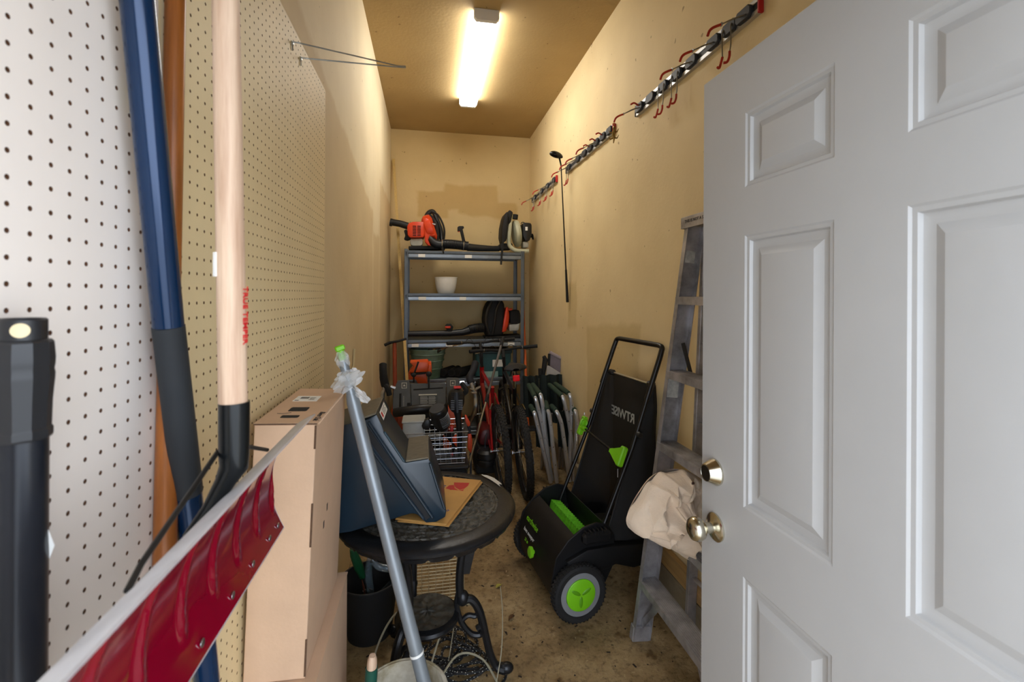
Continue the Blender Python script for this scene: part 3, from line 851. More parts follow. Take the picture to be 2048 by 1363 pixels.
# ------------------------------------------------------------------ dark blue plastic pet steps lying on the table
m_navy = mat('navy_plastic', (26, 42, 54), .32, var=.12, scale=5, rvar=.06)
m_teal = mat('navy_edge', (34, 58, 68), .3, var=.1)
m_dust = mat('dusty_tread', (126, 117, 98), .95, var=.18, scale=40, stretch=(1, 6, 1), bump=.25, bscale=120)
YS, YD = 1.575, .26
ps = thing('plastic_steps', 'dark blue plastic pet steps with dusty treads, tipped over on the table', 'pet steps', (-.1, YS, .705))
def q(px, py): 
    v = aty(px, py, YS); return (v.x, v.z)
face = [q(640, 862), q(700, 846), q(735, 838), q(753, 828), q(764, 850), q(768, 862), (q(810, 925)), q(858, 917), q(862, 924), q(893, 1022), q(891, 1034), q(872, 1044), q(852, 1046), q(842, 1036), q(832, 1028), q(822, 1027), q(700, 1064), q(640, 1072)]
XZ = Matrix(((1, 0, 0, 0), (0, 0, 1, YS), (0, 1, 0, 0), (0, 0, 0, 1)))
MB().prism(face, YD, XZ, bev=.005, seg=2).build('body', m_navy, ps, sharp=30)
def ridge(a, b, w, name, m, h=.007):
    a, b = aty(*a, YS), aty(*b, YS)
    MB().bar(a + Vector((0, -h / 2, 0)), b + Vector((0, -h / 2, 0)), h, w, up=Vector((b - a).cross(Vector((0, 1, 0)))), bev=h * .3).build(name, m, ps)
ridge((737, 842), (866, 1034), .010, 'ridge', m_navy, .010)
ridge((722, 868), (848, 1036), .010, 'ridge', m_navy, .010)
ridge((730, 856), (857, 1036), .021, 'channel', m_blkm, .003)
ridge((769, 862), (809, 922), .008, 'ridge', m_teal, .008)
ridge((860, 924), (889, 1016), .008, 'ridge', m_navy, .008)
# treads: dusty pads along the depth
def pad(a, b, name, th=.006, y0=.004, y1=YD - .004):
    a, b = aty(*a, YS), aty(*b, YS)
    MB().bar((a + b) / 2 + Vector((0, y0, .001)), (a + b) / 2 + Vector((0, y1, .001)), (b - a).length, th, up=(b - a).cross(Vector((0, -1, 0))), bev=.0025).build(name, m_dust, ps)
pad((811, 924), (857, 917), 'tread')
pad((702, 845), (752, 828), 'tread')
# riser strips beyond: dark inner face and label
r0, r1 = aty(754, 829, YS), aty(765, 850, YS)
dn_ = (r1 - r0)
lm = MB(); nn = Vector((dn_.z, 0, -dn_.x)).normalized()
if nn.x < 0: nn = -nn
def rp_(u, w): return r0 + dn_ * u + Vector((0, w, 0)) + nn * .0012
lm.add([rp_(.12, .045), rp_(.9, .045), rp_(.9, .20), rp_(.12, .20)], [(0, 1, 2, 3)])
lab = lm.build('maker_label', m_paper, ps)
lm = MB(); nn2 = nn * .0004
lm.add([rp_(.3, .058) + nn2, rp_(.75, .058) + nn2, rp_(.75, .085) + nn2, rp_(.3, .085) + nn2], [(0, 1, 2, 3)]); lm.build('label_mark', m_red, lab)
for k in range(4):
    MB().add([rp_(.25 + .14 * k, .10) + nn2, rp_(.31 + .14 * k, .10) + nn2, rp_(.31 + .14 * k, .185 - .02 * (k % 2)) + nn2, rp_(.25 + .14 * k, .185 - .02 * (k % 2)) + nn2], [(0, 1, 2, 3)]).build('label_line', mat('label_grey', (120, 120, 118), .7), lab)

# ------------------------------------------------------------------ black pot with odds and ends, behind the boxes
pc = Vector((-.245, 2.10, 0))
pot = thing('plant_pot', 'black plastic pot of garden odds and ends in shade under the table', 'pot', pc)
MB().lathe([(0, .003), (.095, .003), (.122, .225), (.127, .225), (.129, .245), (.121, .245), (.118, .22), (.092, .012), (0, .012)], 36, o=pc).build('pot_wall', m_blkm, pot)
MB().torus(pc + Vector((0, 0, .242)), (0, 0, 1), .125, .004, 36, 6).build('rim', m_blk, pot)
gt = mat('green_handle', (10, 78, 44), .45)
g0, g1 = aty(708, 1108, 2.06), aty(728, 1160, 2.10)
gdv = (g1 - g0).normalized()
t = thing('garden_trowel', 'green handled garden tool sticking out of the black pot', 'trowel', g0 + gdv * .33)
MB().tube([g0 - gdv * .03, g0, g0 + gdv * .07, g0 + gdv * .13], [.010, .017, .020, .013], 14).build('handle', gt, t)
MB().tube([g0 + gdv * .12, g0 + gdv * .22], .006, 8).build('tang', m_steel, t)
MB().grid(6, 6, lambda i, j: g0 + gdv * (.21 + .1 * j) + Vector(((i - .5) * .045 * (1 - .7 * j * j), .012 * (1 - (2 * i - 1) ** 2), 0)), th=.0015).build('blade', m_steel, t)
h0 = Vector((-.205, 2.09, .30))
hose = MB().tube(spline([h0 + Vector((-.03, 0, -.16)), h0 + Vector((-.045, .0, -.04)), h0 + Vector((-.035, -.01, .035)), h0 + Vector((.0, -.015, .0)), h0 + Vector((.045, -.02, -.012)), h0 + Vector((.066, -.01, -.03)), h0 + Vector((.058, .03, -.10)), h0 + Vector((.0, .05, -.17))], 6), .0155, 12)
onemesh(hose, 'clear_hose', mat('clear_vinyl', (120, 136, 146), .12, alpha=.45, spec=.8), 'short looped piece of clear vinyl hose in the black pot', 'hose')
st = MB().tube([aty(700, 1092, 2.1), aty(722, 1140, 2.12), aty(735, 1225, 2.12)], .004, 8)
onemesh(st, 'plant_stake', mat('rust_stake', (120, 62, 40), .7), 'thin rusty plant stake in the black pot', 'stake')

# ------------------------------------------------------------------ wire rack standing behind the table legs
yw = 2.22
m_wire = mat('tan_wire', (206, 192, 154), .4, .4)
w0, w1 = aty(800, 1190, yw), aty(928, 1104, yw)
wr_ = thing('wire_rack', 'pale wire grid panel standing on the floor behind the table legs', 'wire rack', ((w0.x + w1.x) / 2, yw, 0))
fr = MB(); z0, z1 = .004, w1.z + .05
fr.tube(round_path([(w0.x, yw, z0), (w0.x, yw + .03, z1), (w1.x, yw + .03, z1), (w1.x, yw, z0), (w0.x, yw, z0)], .012), .0035, 8).build('frame', m_wire, wr_)
wm = MB()
for k in range(1, 19):
    t_ = k / 19; z = z0 + (z1 - z0) * t_
    wm.tube([(w0.x, yw + .03 * t_, z), (w1.x, yw + .03 * t_, z)], .0017, 5)
for k in range(1, 9):
    x = w0.x + (w1.x - w0.x) * k / 9
    wm.tube([(x, yw - .003, z0), (x, yw + .027, z1)], .0014, 5)
wm.build('wire_grid', m_wire, wr_, kind='stuff')
# ------------------------------------------------------------------ lawn sweeper
SO = Vector((.655, 2.27, 0)); sx_ = Vector((-.134, .991, 0)).normalized(); sy_ = Vector((sx_.y, -sx_.x, 0))
SM = frame(SO, sx_, sy_)                     # columns: along the axle, backwards, up (left-handed fix below)
SM = Matrix((sx_, sy_, Vector((0, 0, 1)))).transposed().to_4x4(); SM.translation = SO
sw = thing('lawn_sweeper', 'black push lawn sweeper with lime green wheels and brush, standing by the right wall', 'lawn sweeper', SO)
m_swb = mat('sweeper_black', (18, 18, 20), .5, var=.12, rvar=.08, spec=.3)
m_grey = mat('mid_grey_plastic', (126, 128, 130), .5, var=.04)
def S(a, b, h): return SM @ Vector((a, b, h))
for sg in (-1, 1):
    w = S(.268 * sg, 0, .131); ax = sx_ * sg
    wh = MB().lathe([(.09, -.026), (.118, -.028), (.127, -.022), (.1305, -.010), (.1305, .010), (.127, .022), (.118, .028), (.100, .026), (.097, .020), (.06, .018)], 56, o=w, axis=ax, cap=False).build('wheel', m_rub, sw)
    tr = MB()
    T0 = Matrix.Translation(w) @ ax.to_track_quat('Z', 'Y').to_matrix().to_4x4()
    for k in range(44):
        M = T0 @ Matrix.Rotation(2 * PI * k / 44, 4, 'Z')
        tr.box((.1305, 0, .011), (.005, .008, .018), rot=(0, 0, 20), M=M).box((.1305, .009, -.011), (.005, .008, .018), rot=(0, 0, -20), M=M)
    tr.build('tread', m_rub, wh, kind='stuff')
    MB().lathe([(.098, .018), (.0975, .0225), (.074, .0245), (.072, .022), (0, .022)], 48, o=w, axis=ax).build('wheel_disc', m_grey, wh)
    MB().lathe([(.0725, .020), (.0720, .0265), (.069, .0285), (.02, .0285), (0, .0285)], 48, o=w, axis=ax).build('hub_cap', m_lime, wh)
    for k in range(3):
        M = T0 @ Matrix.Rotation(2 * PI * k / 3 + .5, 4, 'Z')
        MB().ell((.030, 0, .0285), (.026, .009, .003), 14, 6, M=M).build('hub_spoke', mat('lime_dark', (98, 168, 18), .45), wh)
    MB().tube([w - ax * .02, w - ax * .06], .012, 12).build('axle', m_steel, sw)
def prof_shell(pr, a0, a1, th, name, m, n=1, parent=sw):
    pr = [Vector((0, p[0], p[1])) for p in pr]
    pr = spline(pr, 5)
    k = len(pr) - 1
    return MB().grid(k, 8, lambda i, j: S(a0 + (a1 - a0) * j, pr[round(i * k)].y, pr[round(i * k)].z), th=th).build(name, m, parent)
hood = prof_shell([(-.105, .085), (-.118, .17), (-.098, .27), (-.050, .335), (.0, .368)], -.232, .232, .005, 'hood', m_swb)
# side cheeks
cheek = [(-.115, .08), (-.125, .17), (-.10, .285), (-.04, .355), (.04, .405), (.11, .418), (.17, .40), (.205, .34), (.21, .22), (.16, .13), (.08, .085)]
for sg in (-1, 1):
    M = Matrix((sy_, Vector((0, 0, 1)), sx_)).transposed().to_4x4(); M.translation = S(.232 * sg - .006, 0, 0)
    MB().prism(cheek, .012, M, bev=.003).build('side_cheek', m_swb, sw)
    # ribbed fender above the wheel
    fe = MB()
    for k in range(6):
        b = .045 + k * .021
        fe.box((.252 * sg, b, .372 - .9 * (b - .10) ** 2), (.036, .008, .055), rot=(8, 0, 0), bev=.003, M=SM)
    fe.box((.254 * sg, .10, .362), (.040, .15, .05), bev=.012, M=SM)
    fe.build('ribbed_fender', m_swb, sw)
    MB().prism([(-.06, .27), (.05, .31), (.20, .305), (.40, .285), (.46, .25), (.46, .19), (.30, .18), (.20, .215), (.16, .20), (.02, .19)], .05, Matrix.Translation(SM @ Vector((.235 * sg - .025, 0, 0)) - M.translation) @ M, bev=.010, seg=2).build('side_arm', m_swb, sw)
MB().tube([S(-.23, -.108, .175), S(.23, -.108, .175)], .009, 10).build('front_bar', m_swb, sw)
kb = MB().lathe([(.008, 0), (.010, .012), (.026, .016), (.028, .028), (.022, .033), (0, .034)], 18, o=S(.0, -.112, .19), axis=-sy_ + Vector((0, 0, .1)))
kb.build('height_knob', m_lime, sw)
# hood lettering
hp = Vector((0, 0, 0))
def hood_frame(a, h):
    p = S(a, -.098 - .006 + (h - .27) * .45, h)
    return frame(p, -sx_, (sy_ * .45 + Vector((0, 0, 1))).normalized())
text('earthwise', .040, hood_frame(.165, .28), m_lime, 'hood_print', sw)
text('lawn sweeper', .026, hood_frame(.15, .235), mat('print_white', (214, 214, 210), .6), 'hood_print', sw)
text('21 in', .022, hood_frame(.10, .205), m_lime, 'hood_print', sw)
# brush
MB().tube([S(-.22, .072, .245), S(.22, .072, .245)], .028, 16).build('brush_core', m_grey, sw)
for k in range(4):
    an = math.radians(75 + 90 * k)
    dv = sy_ * math.cos(an) + Vector((0, 0, math.sin(an)))
    pv = -sy_ * math.sin(an) + Vector((0, 0, math.cos(an)))
    bb = MB()
    bb.grid(30, 2, lambda i, j: S(-.215 + .43 * i, .072, .245) + dv * (.025 + .065 * j) + pv * (.030 * (1 - j * .1)), th=.0)
    bb.grid(30, 2, lambda i, j: S(-.215 + .43 * i, .072, .245) + dv * (.025 + .065 * j) - pv * (.030 * (1 - j * .1)), th=.0)
    bb.grid(60, 1, lambda i, j: S(-.215 + .43 * i, .072, .245) + dv * (.09 + .004 * math.sin(i * 500)) + pv * (.060 * (j - .5)))
    bb.build('brush_strip', mat('lime_bristle', (110, 205, 40), .6, var=.2, scale=60, stretch=(1, 1, 1)), sw)
prof_shell([(.165, .395), (.175, .30), (.18, .20)], -.225, .225, .004, 'throat_plate', m_swb)
for sg in (-.5, .35):
    MB().bar(S(sg * .3, .02, .30), S(sg * .3 + .12, .03, .305), .02, .004).build('brush_guard', mat('pale_grey', (176, 178, 178), .5), sw)
# handle
def tube_pts(a): return [S(a, .10, .265), S(a, .155, .395), S(a, .31, .745), S(a, .40, 1.0)]
ht = MB().tube(tube_pts(-.222), .0105, 14).build('lower_handle_tube', mat('black_tube', (20, 20, 22), .35, .2), sw)
MB().tube(tube_pts(.222), .0105, 14).build('lower_handle_tube', MATS['black_tube'], sw)
up = round_path([S(-.222, .392, .98), S(-.222, .465, 1.175), S(-.218, .487, 1.236), S(-.19, .487, 1.243), S(.19, .487, 1.243), S(.218, .487, 1.236), S(.222, .465, 1.175), S(.222, .392, .98)], .05, 6)
MB().tube(up, .0135, 14).build('handle_bar', MATS['black_tube'], sw)
for a in (-.222, .222):
    MB().lathe([(0, -.012), (.012, -.012), (.016, -.006), (.016, .006), (.006, .012), (0, .012)], 14, o=S(a - .018 if a < 0 else a + .018, .34, .815), axis=sx_).build('handle_knob', m_blk, sw)
# lime brackets and cross strut
MB().tube([S(-.17, .252, .708), S(.19, .262, .732)], .0058, 10).build('cross_strut', MATS['black_tube'], sw)
br = MB()
for sgn in (-1, 1):
    br.prism([(-.012, -.008), (.0, -.010), (.075, -.042), (.085, -.045), (.085, .045), (.075, .042), (0, .010), (-.012, .008)], .004,
             frame(S(-.135, .252, .712) + sy_ * .008 * sgn, -sx_, (sy_ * .4 + Vector((0, 0, 1)))))
br.bar(S(-.222, .252 - .018, .712 - .045), S(-.222, .252 + .018, .712 + .045), .032, .032, up=sy_, bev=.006)
br.tube([S(-.125, .252, .712), S(-.16, .252, .712)], .010, 12)
for k in range(5): br.tube([S(-.145, .250, .712), S(-.21, .237 + .008 * k, .676 + .018 * k)], .003, 6)
br.build('strut_bracket', m_lime, sw)
br = MB()
br.bar(S(.222, .245, .69), S(.222, .285, .79), .034, .030, up=sy_, bev=.006).tube([S(.215, .262, .73), S(.175, .262, .731)], [.018, .012], 12).torus(S(.205, .266, .76), sx_, .020, .006, 20, 8)
br.build('strut_bracket', m_lime, sw)
for a, (b, h) in ((-.236, (.262, .735)), (-.236, (.222, .64)), (.236, (.285, .79)), (.236, (.235, .67))):
    MB().tube([S(a, b, h + .02), S(a, b, h - .02)], .0022, 6).build('bracket_pin', m_steel, sw)
# hopper bag
m_bag = mat('black_mesh_fabric', (20, 20, 21), .85, var=.15, scale=30, alpha=.97)
m_bagb = mat('bag_base', (64, 64, 62), .7, var=.12)
side = [(.185, .33), (.335, .76), (.425, 1.045), (.455, 1.045), (.468, .75), (.455, .45), (.425, .225), (.19, .215)]
def bagpt(u, v, a):      # u along the front-to-back, v height
    h = .22 + v * .825
    bf = .18 + max(0, h - .33) * .335 if h > .33 else .18
    bb_ = .425 + .035 * math.sin(min(1, (h - .22) / .6) * PI / 2) + .004 * math.sin(h * 22)
    return bf + (bb_ - bf) * u, h
def sidefn(a, w):
    def fn(i, j):
        b, h = bagpt(i, j, a)
        return S(a + w * math.sin(i * PI) * math.sin(j * PI * .9) * .03 + .004 * math.sin(i * 9 + j * 14) * math.sin(i * PI), b, h)
    return fn
MB().grid(12, 24, sidefn(.208, 1)).build('bag_side', m_bag, sw)
MB().grid(12, 24, sidefn(-.208, -1)).build('bag_side', m_bag, sw)
MB().grid(16, 24, lambda i, j: S(-.208 + .416 * i, bagpt(1, j, 0)[0] + .012 * math.sin(i * PI) * math.sin(j * PI) + .003 * math.sin(j * 15 + i * 8) * math.sin(i * PI), bagpt(1, j, 0)[1])).build('bag_back', m_bag, sw)
MB().grid(4, 8, lambda i, j: S(-.208 + .416 * j, .18 + .25 * i, .216 + .01 * math.sin(i * PI)), th=.004).build('bag_floor', m_bagb, sw)
MB().tube([S(-.208, .44, 1.047), S(.208, .44, 1.047)], .006, 8).build('bag_top_rod', m_steel, sw)
for a in (-.19, .19): MB().box((a, .44, 1.047), (.05, .03, .03), bev=.008, M=SM).build('bag_hanger', m_blk, sw)
for a in (-.207, .207):
    MB().tube([S(a, bagpt(0, j / 12, a)[0], bagpt(0, j / 12, a)[1]) for j in range(13)], .005, 8).build('bag_hem', m_blkm, sw)
text('RTWISE', .074, frame(S(-.028, .452, .800), sx_, (0, 0, 1)), mat('bag_print', (178, 178, 172), .7), 'bag_print', sw, bold=True, spacing=.92)
MB().tube(arc(S(.222, .452, .835), sx_, Vector((0, 0, 1)), .03, -80, 80, 10), [.001 + .003 * math.sin(PI * k / 10) for k in range(11)], 6).build('bag_logo', MATS['bag_print'], sw)

# ------------------------------------------------------------------ aluminium step ladder
ld = thing('step_ladder', 'worn aluminium step ladder leaning folded against the right wall behind the door', 'ladder', (.95, 1.6, 0))
m_lad = mat('worn_aluminium', (182, 180, 184), .45, .5, var=.16, scale=9, rvar=.12, rgb2=(128, 126, 126))
YC = 1.585
f0, f1 = Vector((.915, 0, .0)), Vector((1.098, 0, 1.80))
def fr_(z, y): t = z / 1.80; return Vector((f0.x + (f1.x - f0.x) * t, y, z))
def yhalf(z): return .262 - (.262 - .155) * z / 1.80
ra = (f1 - f0).normalized()
for sg in (1, -1):
    m = MB()
    a, b = fr_(.012, YC + sg * yhalf(0)), fr_(1.79, YC + sg * yhalf(1.79))
    dv = (b - a).normalized(); xw = Vector((dv.z, 0, -dv.x))
    m.bar(a, b, .003, .076, up=xw)
    for s2 in (-1, 1):
        m.bar(a + xw * .0375 * s2 - Vector((0, sg * .012, 0)), b + xw * .0375 * s2 - Vector((0, sg * .012, 0)), .026, .003, up=xw)
    m.build('front_rail', m_lad, ld)
    MB().bar(a - dv * .012, a + dv * .055, .034, .084, up=xw, bev=.004).build('shoe', m_rub if sg < 0 else m_lad, ld)
    # gusset to the lowest step
    z = .275
    g = fr_(z - .01, YC + sg * yhalf(z)); MB().bar(g - Vector((0, sg * .002, .02)), g - Vector((0, sg * .12, -.005)) - Vector((0, 0, .012)), .003, .03, up=xw).bar(fr_(.07, YC + sg * (yhalf(.07) - .004)), fr_(.255, YC + sg * (yhalf(.25) - .13)), .028, .003, up=xw).build('step_brace', m_lad, ld)
for z in (.275, .575, .875, 1.18, 1.49):
    yh = yhalf(z) - .002
    c_ = fr_(z, YC)
    s_ = MB()
    s_.box((c_.x, YC, z), (.082, 2 * yh, .004)).box((c_.x - .0405, YC, z - .014), (.003, 2 * yh, .030)).box((c_.x + .0405, YC, z - .014), (.003, 2 * yh, .030))
    for k in range(-4, 5): s_.box((c_.x + k * .0082, YC, z + .0028), (.003, 2 * yh, .0022))
    s_.build('step', m_lad, ld)
    for sg in (-1, 1):
        MB().lathe([(.006, 0), (.006, .002), (.003, .004), (0, .004)], 10, o=(c_.x - .02, YC + sg * (yhalf(z) + .0015), z - .012), axis=(0, sg, 0)).build('rivet', m_steel, ld)
cap = MB().box((1.112, YC, 1.822), (.125, 2 * yhalf(1.8) + .035, .006), bev=.002).box((1.051, YC, 1.80), (.004, 2 * yhalf(1.8) + .035, .045)).box((1.112, YC + yhalf(1.8) + .016, 1.80), (.125, .004, .045)).box((1.112, YC - yhalf(1.8) - .016, 1.80), (.125, .004, .045))
cap.build('top_cap', m_lad, ld)
text('THIS IS NOT A STEP', .018, frame((1.0485, YC + yhalf(1.8) - .012, 1.798), (0, -1, 0), (0, 0, 1)), m_ink, 'cap_lettering', ld)
r0, r1 = Vector((1.135, 0, 0)), Vector((1.150, 0, 1.76))
def rr_(z, y): t = z / 1.76; return Vector((r0.x + (r1.x - r0.x) * t, y, z))
for sg in (1, -1):
    a, b = rr_(.01, YC + sg * (yhalf(0) - .03)), rr_(1.77, YC + sg * (yhalf(1.77) - .02))
    MB().bar(a, b, .022, .042, up=(1, 0, 0), bev=.002).build('rear_rail', m_lad, ld)
    MB().bar(a - Vector((0, 0, .008)), a + Vector((0, 0, .05)), .028, .05, up=(1, 0, 0)).build('rear_shoe', m_rub, ld)
    h = fr_(1.30, YC + sg * (yhalf(1.3) - .035)); k = rr_(1.16, YC + sg * (yhalf(1.2) - .05)); mid = (h + k) / 2 + Vector((0, 0, -.11))
    MB().bar(h, mid, .004, .016, up=(1, 0, 0)).bar(mid, k, .004, .016, up=(1, 0, 0)).build('spreader', mat('dark_steel', (84, 82, 80), .5, .7), ld)
for z in (.28, .62, .96, 1.3): MB().bar(rr_(z, YC - yhalf(z) + .03), rr_(z, YC + yhalf(z) - .03), .004, .022, up=(1, 0, 0)).build('rear_brace', m_lad, ld)
xw = Vector((ra.z, 0, -ra.x))
for z, w_, h_ in ((1.14, .05, .15), (1.66, .045, .05)):
    p = fr_(z, YC + yhalf(z) - .003)
    MB().bar(p - ra * h_ / 2, p + ra * h_ / 2, .001, w_, up=xw).build('worn_sticker', mat('worn_label', (190, 188, 180), .7, var=.2, scale=40), ld)

# ------------------------------------------------------------------ canvas bag bunched on the ladder step
m_can = mat('cream_canvas', (240, 220, 196), .9, var=.06, scale=12, bump=.15, bscale=160, sheen=.2)
m_can.node_tree.nodes['Principled BSDF'].inputs['Subsurface Weight'].default_value = 0.0
out = [(1252, 1040), (1262, 1012), (1278, 985), (1298, 958), (1318, 944), (1345, 937), (1375, 942), (1405, 955), (1435, 975), (1450, 1010), (1448, 1055), (1432, 1090), (1405, 1100), (1372, 1098), (1348, 1094), (1325, 1082), (1306, 1070), (1285, 1060), (1266, 1054)]
ctr = aty(1350, 1020, 1.585)
op = spline([aty(x, y, 1.585) for x, y in out], 5, closed=True)
NO = len(op)
CREASE = [([aty(x, y, 1.585) for x, y in l], h, w) for l, h, w in (
    ([(1264, 1045), (1300, 990), (1335, 950)], .030, .012), ([(1292, 1060), (1320, 1022), (1392, 988)], .042, .013), ([(1300, 1062), (1296, 1005)], .026, .010),
    ([(1385, 1092), (1352, 1045), (1398, 1004)], .040, .016), ([(1330, 1080), (1318, 1040)], .024, .010), ([(1312, 1000), (1372, 972)], -.035, .012),
    ([(1325, 1050), (1368, 1015), (1396, 1000)], -.045, .012), ([(1276, 1052), (1284, 1000)], -.022, .010), ([(1345, 1088), (1362, 1068)], -.025, .010), ([(1340, 965), (1362, 945)], .025, .010))]
def bagfn(front):
    def fn(i, j):
        kf = j * NO; k = int(kf) % NO
        p = ctr.lerp(op[k].lerp(op[(k + 1) % NO], kf - int(kf)), i)
        a = 2 * PI * j
        bulge = (1 - i * i) ** .5 if i < 1 else 0
        w = mnoise.noise(Vector((p.x * 9, p.z * 9, 3.1))) * .7 + .5 * mnoise.noise(Vector((p.x * 19, p.z * 16, 7)))
        fold = abs(math.sin(a * 3.5 + w * 2.2 + i * 1.5)) ** 2
        rid = max(0, 1 - abs(math.sin(a * 2.5 + 1.0 + w * 1.6)) * 3.2)
        depth = .125 * bulge + (.05 * fold + .045 * rid) * i * bulge + .035 * w * bulge
        if front:
            # sunken mouth near the top right
            mo = aty(1385, 985, 1.585); dm = ((p.x - mo.x) / .075) ** 2 + ((p.z - mo.z) / .06) ** 2
            depth -= .10 * math.exp(-dm)
            for seg, hh, ww in CREASE:
                for s0, s1 in zip(seg, seg[1:]):
                    e = s1 - s0; tt = max(0, min(1, ((p.x - s0.x) * e.x + (p.z - s0.z) * e.z) / (e.x ** 2 + e.z ** 2)))
                    dd_ = math.hypot(p.x - s0.x - e.x * tt, p.z - s0.z - e.z * tt)
                    depth += hh * math.exp(-dd_ / ww) * min(1, bulge * 1.6) / (1 if len(seg) < 3 else 1.3)
            return p + Vector((0, -depth, -.012 * fold * i))
        return p + Vector((0, .07 * bulge, 0))
    return fn
cb = thing('canvas_bag', 'crumpled cream canvas bag slumped over the ladder step beside the door', 'bag', (ctr.x, ctr.y, .5))
MB().grid(44, NO * 2, bagfn(True)).build('front_cloth', m_can, cb, sharp=0)
MB().grid(10, NO, bagfn(False)).build('back_cloth', m_can, cb, sharp=0)
for k in range(3):
    p = aty(1386, 966 + 8 * k, 1.50); MB().ell(p, (.006, .003, .006), 10, 6).build('eyelet_stain', mat('stain_brown', (70, 46, 34), .8), cb)
# ------------------------------------------------------------------ tool rails on the right wall
m_rail = mat('rail_aluminium', (196, 196, 196), .45, .8, var=.06)
m_slide = mat('slider_grey', (46, 50, 58), .55, var=.12)
m_tip = mat('red_sleeve', (186, 44, 26), .5, var=.1)
m_hw = mat('hook_wire', (150, 148, 142), .35, .85)
RX = XR - .018
def zp(X, Y): return (1020 + X / 3.098, Y / 3.098)      # crop to photo coordinates
def rail(p_near, p_far, blocks, label, zc=None):
    a, b = atx(*p_near, RX), atx(*p_far, RX)
    z = 2.545 if zc is None else zc
    y0, y1 = a.y, b.y
    r = thing('tool_rail', label, 'tool rail', (XR, (y0 + y1) / 2, z), group='aluminium tool rails on the right wall')
    ch = MB().box2((XR - .004, y0, z - .028), (XR - .001, y1, z + .028))
    for s in (-1, 1):
        ch.box2((XR - .018, y0, z + s * .028 - .0015), (XR - .001, y1, z + s * .028 + .0015)).box2((XR - .018, y0, z + s * .0205 - .0075), (XR - .016, y1, z + s * .0205 + .0075))
    ch.build('channel', m_rail, r)
    MB().box2((XR - .0152, y0, z - .013), (XR - .0042, y1, z + .013)).build('channel_insert', m_slide, r)
    MB().box2((XR - .022, y0 - .006, z - .033), (XR - .0005, y0 + .006, z + .033), bev=.003).build('end_cap', mat('red_cap', (190, 24, 34), .4), r)
    MB().box2((XR - .022, y1 - .004, z - .031), (XR - .0005, y1 + .004, z + .031), bev=.002).build('end_cap', m_slide, r)
    for (X, Y, kind) in blocks:
        y = atx(*zp(X, Y), RX - .012).y
        y = min(max(y, y0 + .035), y1 - .03)
        bl = MB().prism([(-.042, -.010), (-.030, -.024), (.030, -.024), (.042, -.010), (.042, .010), (.030, .024), (-.030, .024), (-.042, .010)], .018,
                        Matrix(((0, 0, -1, XR - .014), (1, 0, 0, y), (0, 1, 0, z), (0, 0, 0, 1))), bev=.003).build('slider', m_slide, r)
        if 'd' in kind:        # double hook hanging down
            for s in (-1, 1):
                p = [(XR - .026, y + s * .022, z + .01), (XR - .036, y + s * .026, z - .01), (XR - .036, y + s * .026, z - .075), (XR - .038, y + s * .022, z - .105)]
                q = [p[-1], (XR - .042, y + s * .026, z - .128), (XR - .050, y + s * .024, z - .148), (XR - .062, y + s * .018, z - .150)]
                h = MB().tube(spline(p, 4), .0026, 7).build('hook', m_hw, bl)
                MB().tube(spline(q, 4), .0050, 8).build('hook_tip', m_tip, bl)
        if 'o' in kind:        # hook sticking out from the wall, red ends
            p = [(XR - .024, y + .018, z + .006), (XR - .06, y + .012, z - .010), (XR - .10, y + .004, z - .034), (XR - .125, y - .002, z - .048)]
            p2 = [(XR - .024, y - .018, z - .006), (XR - .06, y - .010, z - .018), (XR - .10, y - .002, z - .036), (XR - .125, y + .002, z - .048)]
            MB().tube(spline(p, 4), .0026, 7).build('hook', m_hw, bl)
            MB().tube(spline(p2, 4), .0026, 7).torus((XR - .118, y, z - .045), (1, 0, 0), .007, .0016, 14, 6).build('hook', m_hw, bl)
            MB().tube(spline([(XR - .122, y, z - .047), (XR - .15, y, z - .060), (XR - .166, y, z - .074), (XR - .174, y, z - .094)], 4), .0052, 8).build('hook_tip', m_tip, bl)
        if 'u' in kind:
            MB().tube(spline([(XR - .03, y, z + .01), (XR - .055, y, z + .022), (XR - .075, y, z + .012)], 4), .0050, 8).build('hook_tip', m_tip, bl)
    return y
charm_y = rail((1518, 20), (1271, 232), [(1440, 105, 'o'), (1350, 200, 'd'), (1250, 280, 'o'), (1115, 400, 'o'), (1025, 480, 'd'), (940, 550, 'd'), (862, 620, 's'), (795, 690, 'ou')],
     'nearest aluminium tool rail, high on the right wall above the door', 2.555)
rail((1226, 270), (1132, 348), [(610, 845, 's'), (570, 880, 'u'), (530, 910, 'ou'), (490, 945, 'u'), (455, 980, 'o'), (415, 1010, 'o'), (360, 1058, 'od')],
     'middle aluminium tool rail beside the hanging golf club', 2.575)
rail((1112, 366), (1064, 405), [(268, 1145, 'd'), (228, 1180, 'od'), (192, 1210, 'd'), (150, 1245, 'od')],
     'farthest aluminium tool rail, near the back corner', 2.58)

